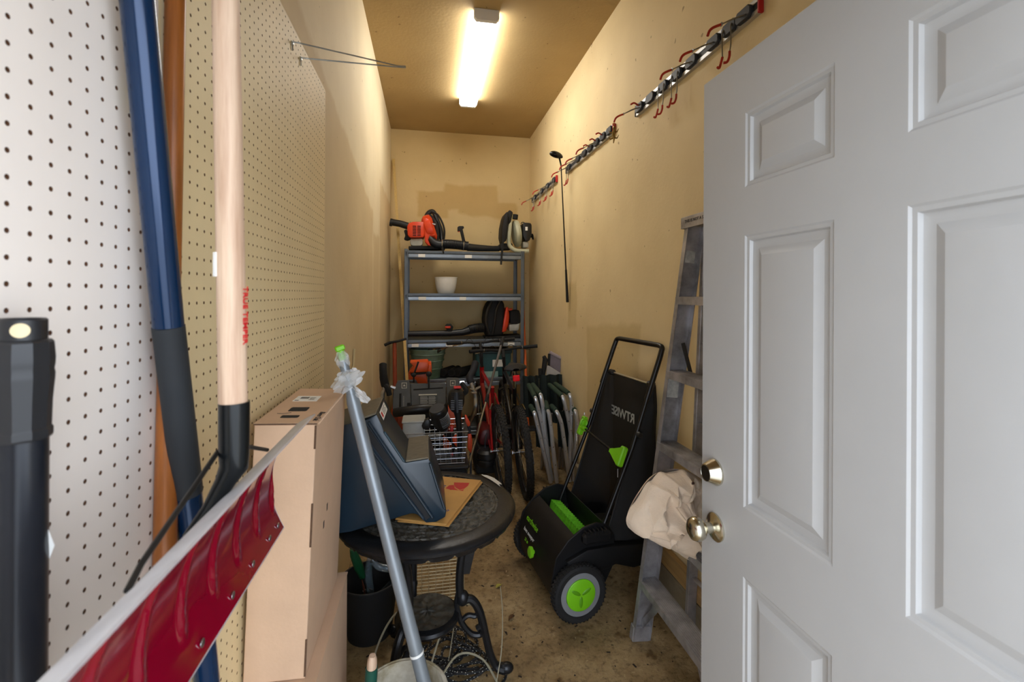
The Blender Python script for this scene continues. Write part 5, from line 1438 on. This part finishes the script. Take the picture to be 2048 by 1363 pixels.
# ---- lilac grey folding lounger behind them
YL = 3.98
lg = thing('folding_lounger', 'lilac grey folding lounge chair with black frame behind the green chairs', 'folding chair', Q(1115, 760, YL))
def lf(pts, name, m, th=.01, y=YL):
    v = [Q(*cz(*p), y) for p in pts]
    M = Matrix(((1, 0, 0, 0), (0, 0, 1, y), (0, 1, 0, 0), (0, 0, 0, 1)))
    MB().prism([(p.x, p.z) for p in v], th, M, bev=.003).build(name, m, lg)
lf([(300, 75), (440, 145), (410, 265), (385, 330), (300, 330)], 'fabric_panel', mat('lilac_fabric', (140, 130, 140), .85, var=.08), .012)
MB().tube([Q(*cz(300, 72), YL), Q(*cz(442, 147), YL)], .016, 10).build('fabric_roll', mat('lilac_pale', (176, 164, 172), .85), lg)
lf([(268, 205), (290, 205), (410, 280), (410, 330), (268, 330)], 'white_cloth', mat('grey_cloth', (196, 192, 188), .9), .012, YL - .06)
MB().tube([Q(*cz(295, 85), YL - .01), Q(*cz(285, 300), YL - .02), Q(*cz(280, 700), YL - .02)], .012, 10).build('frame_tube', m_blkm, lg)
pb_ = Q(*cz(462, 160), YL - .02)
MB().tube([pb_, Q(*cz(478, 300), YL - .02), Vector((Q(*cz(478, 300), YL).x, YL - .03, .0))], .024, 10).build('frame_tube', m_blkm, lg)
MB().tube([Q(*cz(240, 110), YL - .05), Q(*cz(255, 140), YL - .05), Q(*cz(232, 300), YL - .06)], [.016, .024, .020], 10).build('arm_rest', m_blkm, lg)
MB().tube([Q(*cz(205, 235), YL - .07), Q(*cz(208, 330), YL - .07)], .020, 10).build('arm_rest', m_blkm, lg)
MB().tube([Vector((Q(*cz(290, 300), YL).x, YL + .05, .0)), Q(*cz(290, 300), YL + .04)], .012, 8).build('frame_leg', m_blkm, lg)

# ------------------------------------------------------------------ snow blower facing away, its dashboard towards the door
m_dash = mat('dash_grey', (74, 76, 76), .55, var=.12, scale=10)
YD1 = 3.46
sb = thing('snow_blower', 'walk-behind snow blower with grey dashboard, black grips and orange chute', 'snow blower', (0, 3.9, 0))
def dz(X, Y): return (740 + X / 8.518, 700 + Y / 8.518)
DO, DN = Q(855, 800, YD1), Vector((0, -.9, .42)).normalized()
def tilt(px, py):       # dashboard leans back: higher points are further away
    r = ray(px, py); e = Vector((0, 0, EYE))
    return e + r * ((DO - e).dot(DN) / r.dot(DN))
def dpoly(pts, th, name, m, parent=sb, lift=0.0, bev=.004):
    v = [tilt(*dz(*p)) for p in pts]
    nrm = DN
    o = v[0]; ux = Vector((1, 0, 0)); uy = nrm.cross(ux)
    fr = frame(o, ux, uy)
    q2 = [((p - o).dot(ux), (p - o).dot(uy)) for p in v]
    return MB().prism(q2, th, fr @ Matrix.Translation((0, 0, lift - th)), bev=bev).build(name, m, parent)
dash = dpoly([(690, 565), (1290, 555), (1300, 905), (1240, 960), (720, 985), (700, 900)], .05, 'dashboard', m_dash)
dpoly([(470, 525), (500, 515), (655, 512), (680, 560), (705, 930), (600, 1030), (470, 1060), (385, 1020), (395, 700)], .07, 'dashboard_wing', m_dash, lift=.012)
dpoly([(1300, 480), (1330, 468), (1505, 475), (1520, 520), (1520, 700), (1480, 900), (1310, 910)], .07, 'dashboard_wing', m_dash, lift=.012)
dpoly([(740, 660), (1245, 630), (1245, 652), (740, 684)], .002, 'slot', m_dark, dash, lift=.001, bev=0)
dpoly([(500, 745), (538, 740), (535, 985), (495, 990)], .002, 'slot', m_dark, dash, lift=.0135, bev=0)
dpoly([(635, 900), (690, 900), (685, 960), (630, 960)], .002, 'slot', m_dark, dash, lift=.0135, bev=0)
lbp = dpoly([(830, 750), (1150, 745), (1150, 935), (835, 940)], .002, 'warning_label', mat('label_dark', (60, 62, 62), .6), dash, lift=.0015, bev=0)
dpoly([(830, 750), (1140, 742), (1140, 762), (830, 772)], .002, 'label_header', mat('label_pale', (196, 192, 176), .6), lbp, lift=.0022, bev=0)
for k in range(7):
    y = 790 + 19 * k
    dpoly([(855, y), (975 + 8 * (k % 3), y - 1), (975 + 8 * (k % 3), y + 7), (855, y + 8)], .001, 'label_line', mat('label_print', (160, 162, 158), .7), lbp, lift=.0022, bev=0)
    dpoly([(1000, y), (1110 + 10 * (k % 2), y - 1), (1110 + 10 * (k % 2), y + 7), (1000, y + 8)], .001, 'label_line', MATS['label_print'], lbp, lift=.0022, bev=0)
for X, Y in ((540, 560), (1365, 520)):
    icm = MATS['label_pale']
    for a in ([(X, Y), (X + 88, Y - 2), (X + 88, Y + 6), (X, Y + 8)], [(X, Y + 88), (X + 88, Y + 86), (X + 88, Y + 94), (X, Y + 96)], [(X, Y), (X + 8, Y), (X + 8, Y + 94), (X, Y + 94)], [(X + 80, Y), (X + 88, Y), (X + 88, Y + 94), (X + 80, Y + 94)], [(X + 24, Y + 60), (X + 44, Y + 24), (X + 66, Y + 60)]):
        dpoly(a, .001, 'pictogram', icm, dash, lift=.0135, bev=0)
for k in range(9): dpoly([(570, 790 + 22 * k), (580, 790 + 22 * k), (580, 798 + 22 * k), (570, 798 + 22 * k)], .001, 'scale_mark', MATS['label_pale'], dash, lift=.0135, bev=0)
k0 = tilt(*dz(1003, 660)); k1 = Q(*dz(1003, 405), YD1 + .06)
MB().tube([k0, k1], .006, 8).ell(k1, (.022, .022, .021), 14, 10).build('shift_lever', m_blkm, sb)
k0 = Q(*dz(745, 420), YD1 + .25); k1 = Q(*dz(825, 195), YD1 + .25)
MB().tube([k0 - Vector((0, 0, .06)), k0, k1], .007, 8).ell(k0, (.02, .02, .018), 12, 8).build('choke_lever', m_blkm, sb)
MB().tube(spline([Q(*dz(430, 1060), YD1 - .03), Q(*dz(600, 1040), YD1 - .07), Q(*dz(850, 1000), YD1 - .08), Q(*dz(1050, 990), YD1 - .06)], 5), .034, 12).build('lower_handlebar', m_blk, sb)
# left grip and bar
MB().tube(spline([Q(*dz(222, 225), YD1 + .02), Q(*dz(222, 330), YD1), Q(*dz(235, 480), YD1), Q(*dz(262, 600), YD1 + .01)], 5), [.020] + [.028] * 8 + [.030] * 7, 12).build('grip', m_blkm, sb)
MB().tube(spline([Q(*dz(245, 560), YD1 + .01), Q(*dz(240, 680), YD1 - .01), Q(*dz(215, 750), YD1 - .02), Q(*dz(230, 1000), YD1 + .02), Vector((-.29, YD1 + .35, .35))], 5), .016, 10).build('handlebar', m_steel, sb)
MB().tube([Q(*dz(350, 620), YD1), Q(*dz(430, 650), YD1)], .012, 8).build('clamp', m_steel, sb)
MB().tube(spline([Q(*dz(240, 580), YD1), Q(*dz(300, 640), YD1 - .02), Q(*dz(330, 760), YD1 - .01)], 4), .020, 8).build('clutch_lever', m_blkm, sb)
# right grip and bar
MB().tube(spline([Q(*dz(1800, 190), YD1 + .10), Q(*dz(1765, 330), YD1 + .06), Q(*dz(1700, 460), YD1 + .02), Q(*dz(1725, 560), YD1)], 5), [.018] + [.028] * 15, 12).build('grip', mat('grip_navy', (18, 22, 34), .7), sb)
MB().tube(spline([Q(*dz(1720, 540), YD1), Q(*dz(1745, 640), YD1 - .01), Q(*dz(1790, 800), YD1 - .01), Q(*dz(1775, 1060), YD1), Vector((.30, YD1 + .35, .35))], 5), .015, 10).build('handlebar', m_steel, sb)
for Y in (660, 720): MB().torus(Q(*dz(1752 + (Y - 660) * .3, Y), YD1 - .012), (.1, 0, 1), .019, .006, 16, 6).build('clamp', m_steel, sb)
MB().tube([Q(*dz(1530, 550), YD1 + .05), Q(*dz(1605, 545), YD1 + .05)], .014, 10).build('clamp', m_steel, sb)
MB().tube(spline([Q(*dz(1560, 560), YD1 + .02), Q(*dz(1620, 640), YD1), Q(*dz(1640, 700), YD1 - .01), Q(*dz(1600, 740), YD1)], 4), .018, 8).build('clutch_lever', m_blkm, sb)
# chute
YCH = 4.02
def chp(pts, y, d, name, m, bev=.008): return blob([dz(*p) for p in pts], y, d, m, name, sb, bev)
m_sorg = mat('snow_orange', (222, 84, 18), .4, var=.1)
chp([(680, 182), (985, 168), (1000, 200), (1010, 330), (960, 345), (660, 360), (745, 250)], YCH, .16, 'chute_deflector', m_sorg)
chp([(995, 210), (1045, 205), (1052, 360), (1000, 400), (985, 330)], YCH, .20, 'chute_side', m_sorg)
chp([(655, 372), (965, 362), (975, 480), (985, 600), (850, 600), (780, 470), (660, 480)], YCH + .03, .15, 'chute', m_sorg)
chp([(690, 395), (960, 365), (950, 395), (700, 420)], YCH - .06, .05, 'chute_hinge', m_dark, .004)
# body below: engine, wheels, auger housing
MB().box((0, 3.92, .48), (.34, .34, .26), bev=.03, seg=2).build('engine', m_blkm, sb)
MB().lathe([(.0, .0), (.07, 0), (.085, .02), (.085, .10), (.06, .12), (0, .12)], 20, o=(.06, 3.86, .60)).build('fuel_tank', m_blk, sb)
MB().box((0, 3.95, .30), (.26, .50, .14), bev=.02).build('gear_case', m_blk, sb)
MB().prism([(4.12, .03), (4.42, .03), (4.42, .08), (4.40, .42), (4.30, .50), (4.15, .48), (4.12, .30)], .62, Matrix(((0, 0, 1, -.31), (1, 0, 0, 0), (0, 1, 0, 0), (0, 0, 0, 1))), bev=.012).build('auger_housing', m_sorg, sb)
for s in (-1, 1):
    MB().torus((.265 * s, 3.88, .185), (1, 0, 0), .135, .05, 36, 12).build('wheel', m_rub, sb)
    MB().lathe([(.0, -.03), (.10, -.03), (.10, .03), (0, .03)], 20, o=(.265 * s, 3.88, .185), axis=(1, 0, 0)).build('wheel_rim', m_white, sb)

# ------------------------------------------------------------------ storage tote and wire basket with trimmers
tt = thing('storage_tote', 'black plastic storage tote under the wire basket', 'tote', (.05, 3.10, 0))
MB().prism([(-.17, 2.95), (.26, 2.95), (.26, 3.25), (-.17, 3.25)], .37, bev=.02).build('tub', m_blkm, tt)
MB().box2((-.185, 2.94, .37), (.272, 3.262, .396), bev=.008).build('lid', m_blk, tt)
bx0, bx1, by0, by1, bz0, bz1 = -.155, .262, 2.945, 3.255, .402, .612
wb = thing('wire_basket', 'silver wire basket holding the black trimmers behind the table', 'wire basket', ((bx0 + bx1) / 2, (by0 + by1) / 2, bz0))
m_wb = mat('basket_wire', (190, 194, 200), .3, .9)
def ringz(z, r, ins=0.0): return MB().tube([(bx0 + ins, by0 + ins, z), (bx1 - ins, by0 + ins, z), (bx1 - ins, by1 - ins, z), (bx0 + ins, by1 - ins, z)], r, 6, closed=True)
ringz(bz1, .0035).build('top_rim', m_wb, wb)
ringz(bz0 + .003, .003, .02).build('bottom_rim', m_wb, wb)
g = MB()
for k in range(1, 6):
    z = bz0 + (bz1 - bz0) * k / 6; i = .02 * (1 - k / 6)
    g.tube([(bx0 + i, by0 + i, z), (bx1 - i, by0 + i, z), (bx1 - i, by1 - i, z), (bx0 + i, by1 - i, z)], .0016, 5, closed=True)
for k in range(1, 12):
    x = bx0 + (bx1 - bx0) * k / 12
    g.tube([(x, by0, bz1), (x, by0 + .02, bz0), (x, by1 - .02, bz0), (x, by1, bz1)], .0016, 5)
for k in range(1, 9):
    y = by0 + (by1 - by0) * k / 9
    g.tube([(bx0, y, bz1), (bx0 + .02, y, bz0), (bx1 - .02, y, bz0), (bx1, y, bz1)], .0016, 5)
g.build('wire_mesh', m_wb, wb, kind='stuff')
def bz(X, Y): return (790 + X / 7.17, 760 + Y / 7.17)
# trimmer with upright vented motor housing
YA = 3.12
ta = thing('string_trimmer', 'black string trimmer standing upright in the basket, vented motor end up', 'string trimmer', Q(*bz(925, 760), YA))
hcn = Q(*bz(875, 270), YA)
hs_ = MB()
def hous(i, j):
    t = PI * i; a = 2 * PI * j
    return hcn + Vector((.058 * math.sin(t) * math.cos(a), .062 * math.sin(t) * math.sin(a), .082 * math.cos(t) * (1.0 if math.cos(t) > 0 else 1.15)))
hs_.grid(18, 26, hous).build('motor_housing', m_blk, ta)
for k in range(10):
    z = hcn.z + .055 - k * .0125
    s = math.sqrt(max(.05, 1 - ((z - hcn.z) / .09) ** 2))
    for (xo, w_) in ((-.026, .024), (.026, .028)):
        MB().bar(Vector((hcn.x + xo - w_ / 2, hcn.y - .0615 * s, z)), Vector((hcn.x + xo + w_ / 2, hcn.y - .0615 * s, z)), .008, .004, up=(0, 0, 1)).build('vent_rib', mat('vent_grey', (120, 122, 128), .4, .3) if k > 3 else m_blkm, ta)
MB().bar(hcn + Vector((0, -.060, .06)), hcn + Vector((.006, -.058, -.08)), .012, .018, up=(1, 0, 0), bev=.004).build('spine', m_slide, ta)
MB().box(hcn + Vector((.008, -.01, .082)), (.05, .05, .012), bev=.004).build('red_switch', m_red, ta)
MB().tube([hcn + Vector((.01, -.01, -.075)), Q(*bz(905, 520), YA - .01), Q(*bz(925, 760), YA), (Q(*bz(925, 760), YA).x, YA, .412)], [.030, .022, .020, .018], 12).build('shaft', m_blk, ta)
# second trimmer, lying with its round motor end towards the door
YBb = 3.05
tb2 = thing('string_trimmer', 'black string trimmer lying on the basket, round motor cap facing up', 'string trimmer', Q(*bz(680, 720), YBb))
c0, c1 = Q(*bz(605, 420), YBb - .04), Q(*bz(700, 690), YBb + .03)
ad = (c0 - c1).normalized(); L_ = (c0 - c1).length
MB().lathe([(.03, 0), (.052, L_ * .2), (.060, L_ * .55), (.058, L_ * .85), (.056, L_ * .9), (.057, L_ * .93), (.056, L_), (.050, L_ + .008), (0, L_ + .010)], 30, o=c1, axis=ad).build('motor_housing', m_blk, tb2)
MB().lathe([(.0, 0), (.047, 0), (.047, .003), (0, .003)], 28, o=c0 + ad * .0085, axis=ad).build('motor_cap', m_slide, tb2)
for k in range(8):
    f = .28 + .07 * k
    p = c1 + ad * (L_ * f); r = .0605 if f > .4 else .056
    u = (Vector((.62, -.75, 0)) - ad * ad.dot(Vector((.62, -.75, 0)))).normalized(); w_ = ad.cross(u)
    MB().tube([p + (u * math.cos(math.radians(a)) + w_ * math.sin(math.radians(a))) * r for a in range(-40, 41, 10)], .0030, 6).build('vent_rib', mat('vent_grey', (120, 122, 128), .4, .3), tb2)
blob([bz(380, 640), bz(420, 570), bz(480, 540), bz(510, 600), bz(500, 680), bz(400, 690)], YBb, .05, m_blk, 'battery_clip', tb2, .006)
MB().tube(spline([c1, c1 - ad * .05 + Vector((0, .06, 0)), Vector((.20, 3.20, .45))], 5), [.030] * 5 + [.022] * 6, 12).build('shaft', m_blk, tb2)
# orange guards
og = mat('guard_orange', (224, 74, 20), .45, var=.08)
gA = [bz(1000, 500), bz(1025, 500), bz(1075, 600), bz(1078, 640), bz(1045, 660), bz(1010, 600)]
t = thing('trimmer_guard', 'curved orange plastic trimmer guard standing at the right of the basket', 'guard', (Q(*bz(1070, 900), 3.2).x, 3.32, 0))
blob(gA, 3.32, .03, og, 'upper_blade', t, .004)
blob([bz(1045, 765), bz(1090, 765), bz(1108, 850), bz(1105, 960), bz(1090, 1040), bz(1040, 980)], 3.32, .03, og, 'shield', t, .004)
MB().tube([Q(*bz(1055, 640), 3.33), Q(*bz(1068, 780), 3.33)], .012, 8).tube([Q(*bz(1085, 1000), 3.33), Vector((Q(*bz(1090, 1100), 3.33).x, 3.33, .005))], .008, 8).build('stem', m_slide, t)
t = thing('trimmer_spool', 'orange and red plastic trimmer part inside the wire basket', 'spool', Q(*bz(860, 1140), 3.10))
blob([bz(820, 820), bz(885, 780), bz(900, 870), bz(880, 945), bz(830, 880)], 3.14, .04, og, 'orange_cover', t, .005)
blob([bz(795, 660), bz(835, 655), bz(832, 740), bz(790, 745)], 3.18, .03, m_red, 'red_clip', t, .004)
blob([bz(800, 1040), bz(830, 1020), bz(845, 1140), bz(800, 1140)], 3.14, .04, m_red, 'red_foot', t, .004)
MB().tube([Q(*bz(850, 930), 3.14), Q(*bz(820, 1050), 3.14)], .012, 8).tube([Q(*bz(815, 740), 3.17), Q(*bz(850, 830), 3.15)], .010, 8).build('stem', m_blk, t)
t0 = Q(*bz(270, 730), 3.12); 
onemesh(MB().box((t0.x, 3.12, .53), (.14, .16, .25), bev=.015, seg=2).box((t0.x, 3.12, .66), (.15, .17, .014), bev=.005), 'plastic_container', mat('milky_plastic', (196, 200, 198), .35, alpha=.75), 'milky plastic container in the left of the wire basket', 'container')

# ------------------------------------------------------------------ dark machine on the floor beside the basket
mc = thing('small_engine', 'small black machine with dark red cover on the floor left of the red bike', 'machine', (.42, 3.86, 0))
def ez(X, Y): return (930 + X / 6.82, 820 + Y / 6.82)
blob([ez(170, 330), ez(200, 220), ez(280, 190), ez(350, 210), ez(375, 330), ez(370, 420), ez(180, 420)], 3.86, .26, mat('dark_red_plastic', (84, 14, 16), .4), 'red_cover', mc, .02)
blob([ez(120, 560), ez(160, 430), ez(380, 420), ez(385, 770), ez(120, 775)], 3.86, .32, m_blkm, 'body', mc, .02)
MB().lathe([(.0, 0), (.075, 0), (.085, .02), (.085, .05), (.075, .06), (.085, .07), (.085, .11), (.06, .13), (0, .13)], 24, o=Q(*ez(300, 745), 3.66)).build('filter_canister', m_blk, mc)
MB().tube(spline([Q(*ez(300, 320), 3.72), Q(*ez(275, 430), 3.69), Q(*ez(280, 580), 3.69)], 4), .006, 8).build('fuel_line', m_slide, mc)

# ------------------------------------------------------------------ things on the fourth shelf, right
tl = thing('teal_crate', 'dark teal plastic crate with white labels on the fourth shelf', 'crate', (Q(985, 757, 4.85).x, 4.88, zs_[3]))
xa, xb = Q(951, 750, 4.78).x, Q(1022, 750, 4.78).x
MB().box2((xa, 4.78, zs_[3] + .002), (xb, 5.08, zs_[3] + .27), bev=.012).build('bin', mat('teal_plastic', (28, 78, 80), .45, var=.15), tl)
MB().box2((xa - .012, 4.77, zs_[3] + .245), (xb + .012, 5.09, zs_[3] + .285), bev=.008).build('lid', mat('teal_dark', (20, 50, 52), .45), tl)
MB().box2((Q(985, 740, 4.78).x, 4.778, Q(985, 733, 4.78).z), (Q(1006, 740, 4.78).x, 4.7795, Q(985, 719, 4.78).z)).build('label', m_paper, tl)
MB().box2((Q(962, 740, 4.78).x, 4.778, Q(985, 754, 4.78).z), (Q(996, 740, 4.78).x, 4.7795, Q(985, 742, 4.78).z)).build('label', mat('label_teal', (150, 186, 180), .6), tl)
for k, (a, b, r, nm) in enumerate((((884, 748), (906, 738), .045, 'black rolled tube lying on the fourth shelf beside the tub'), ((903, 747), (916, 734), .042, 'short black rolled tube in the middle of the fourth shelf'), ((914, 736), (944, 750), .046, 'black rolled tube lying on the fourth shelf beside the teal crate'))):
    p, q2 = Q(*a, 4.80), Q(*b, 5.02)
    p.z = q2.z = zs_[3] + .052
    tu = thing('rolled_tube', nm, 'tube', p, group='black tubes on the fourth shelf')
    MB().tube([p, q2], r, 16).build('tube', m_blkm, tu)
    MB().tube([p + (p - q2).normalized() * .004, p], r * .7, 16).build('tube_end', m_dark, tu)
# ------------------------------------------------------------------ rope and tubing under the table
def wander(seed, c, n, R, z=.006):
    rd = random.Random(seed); pts = []
    a = rd.random() * 6
    for k in range(n):
        a += .75 + rd.random() * .8
        r = R * (.35 + .65 * rd.random())
        pts.append(Vector((c[0] + r * math.cos(a) * 1.25, c[1] + r * math.sin(a) * .8, z + .030 * rd.random())))
    return pts
def braided(pts, r, name, label, seed):
    pts = spline(pts, 10)
    base = pts[0].copy(); base.z = 0
    t = thing(name, label, 'rope', base)
    MB().tube(pts, r, 8).build('core', mat('rope_black', (22, 22, 24), .8), t)
    fl = MB(); acc = 0
    for k in range(1, len(pts)):
        seg = (pts[k] - pts[k - 1]).length
        d = (pts[k] - pts[k - 1]).normalized() if seg > 1e-6 else Vector((1, 0, 0))
        u = d.orthogonal().normalized(); w = d.cross(u)
        acc += seg
        while acc > .013:
            acc -= .013
            for q in range(2):
                a = q * 2.1 + k * 1.3
                p = pts[k] + (u * math.cos(a) + w * math.sin(a)) * r * .95
                fl.box((0, 0, 0), (.0034, .0017, .0017), M=frame(p, d, u))
    fl.build('white_flecks', mat('rope_white', (222, 222, 214), .8), t, kind='stuff')
c0 = (.10, 1.80)
braided([Vector((-.17, 1.620, .006))] + wander(5, (.03, 1.93), 24, .16) + wander(9, (.15, 1.83), 14, .12) + [Vector((.30, 1.780, .006)), Vector((.27, 1.700, .006))], .0052, 'braided_rope', 'tangled black and white flecked rope on the floor under the table', 1)
braided([Vector((-.20, 1.820, .006)), Vector((-.14, 1.800, .006)), Vector((-.08, 1.855, .006))] + wander(21, (.10, 1.88), 16, .15), .0052, 'braided_rope', 'second length of flecked rope looping around the table foot', 2)
m_tub = mat('milky_tubing', (176, 170, 146), .35, var=.08, alpha=.8)
def tubing(pts, label, r=.0042):
    pts = spline(pts, 8)
    onemesh(MB().tube(pts, r, 7), 'thin_tubing', m_tub, label, 'tubing', group='thin tubing on the floor')
tubing([Vector((-.20, 1.720, .01)), Vector((-.19, 1.820, .12)), Vector((-.12, 1.920, .19)), Vector((-.03, 1.960, .15)), Vector((.02, 2.020, .02))], 'thin milky tube arching over the floor left of the grey pole')
tubing([Vector((.0, 1.760, .01)), Vector((.05, 1.860, .10)), Vector((.12, 1.960, .155)), Vector((.22, 2.000, .12)), Vector((.27, 1.980, .01))], 'thin milky tube arching beside the table leg')
tubing([Vector((.02, 1.700, .02)), Vector((.12, 1.820, .06)), Vector((.22, 1.800, .05)), Vector((.28, 1.680, .02)), Vector((.33, 1.600, .006))], 'thin milky tube curling across the rope at the front')
tubing([Vector((.24, 1.650, .004)), Vector((.29, 1.760, .09)), Vector((.315, 1.880, .16)), Vector((.325, 2.000, .20))], 'thin stiff strand rising in front of the table foot', .0022)
tubing([Vector((.08, 1.800, .004)), Vector((.12, 1.950, .10)), Vector((.16, 2.040, .22))], 'thin stiff strand standing behind the rope tangle', .0022)
# ------------------------------------------------------------------ leaf litter and chips on the floor
m_leafs = [mat('leaf_yellow', (170, 160, 70), .8), mat('leaf_brown', (96, 66, 34), .85), mat('chip_dark', (40, 30, 22), .9), mat('chip_pale', (176, 152, 112), .9)]
def leaf(x, y, L, W, ang, mi, name, label, cat, group):
    mb = MB(); n = 7; vs = []
    M = Matrix.Translation((x, y, .002)) @ Matrix.Rotation(ang, 4, 'Z')
    def fn(i, j):
        w = W * math.sin(PI * min(.98, max(.03, i))) ** .8
        return Vector((L * (i - .5), w * (j - .5), .004 * math.sin(i * 3) + .004 * abs(2 * j - 1)))
    mb.grid(7, 4, fn, th=.0008, M=M)
    mb.tube([M @ Vector((L * .5, 0, .002)), M @ Vector((L * .85, L * .05, .003))], .0009, 4)
    onemesh(mb, name, m_leafs[mi], label, cat, group=group)
g = atz(997, 1173, 0); leaf(g.x, g.y, .035, .022, .6, 0, 'fallen_leaf', 'small yellow-green leaf lying on the bare concrete', 'leaf', 'leaves on the floor')
for k, (px, py, L, mi) in enumerate(((1022, 1236, .045, 1), (1012, 1268, .02, 2), (975, 1322, .06, 1), (960, 1340, .05, 1))):
    g = atz(px, py, 0)
    leaf(g.x, g.y, L, L * .4, .9 + k, mi, 'fallen_leaf', ('slim brown leaf on the concrete right of the table leg', 'tiny dark leaf scrap beside the table leg', 'brown leaf curled by the table foot', 'brown leaf left of the table foot')[k], 'leaf', 'leaves on the floor')
rd = random.Random(12)
db_ = MB()
for k in range(420):
    x = rd.uniform(XL + .05, XR - .06); y = rd.uniform(1.25, 4.4)
    s = rd.uniform(.002, .007)
    db_.box((x, y, .0006 + s * .12), (s * rd.uniform(1, 3), s, s * .3), rot=(rd.uniform(-9, 9), rd.uniform(-9, 9), rd.uniform(0, 180)))
tag(db_.build('floor_grit', m_leafs[2], None), 'fine dark grit and crumbs scattered over the concrete floor', 'grit', None, 'stuff')
db_ = MB()
for k in range(260):
    x = rd.uniform(XL + .05, XR - .06); y = rd.uniform(1.25, 4.2); s = rd.uniform(.002, .006)
    db_.box((x, y, .0006 + s * .12), (s * rd.uniform(1, 4), s, s * .3), rot=(rd.uniform(-9, 9), rd.uniform(-9, 9), rd.uniform(0, 180)))
tag(db_.build('floor_chips', m_leafs[3], None), 'pale wood and straw chips scattered over the concrete floor', 'chips', None, 'stuff')
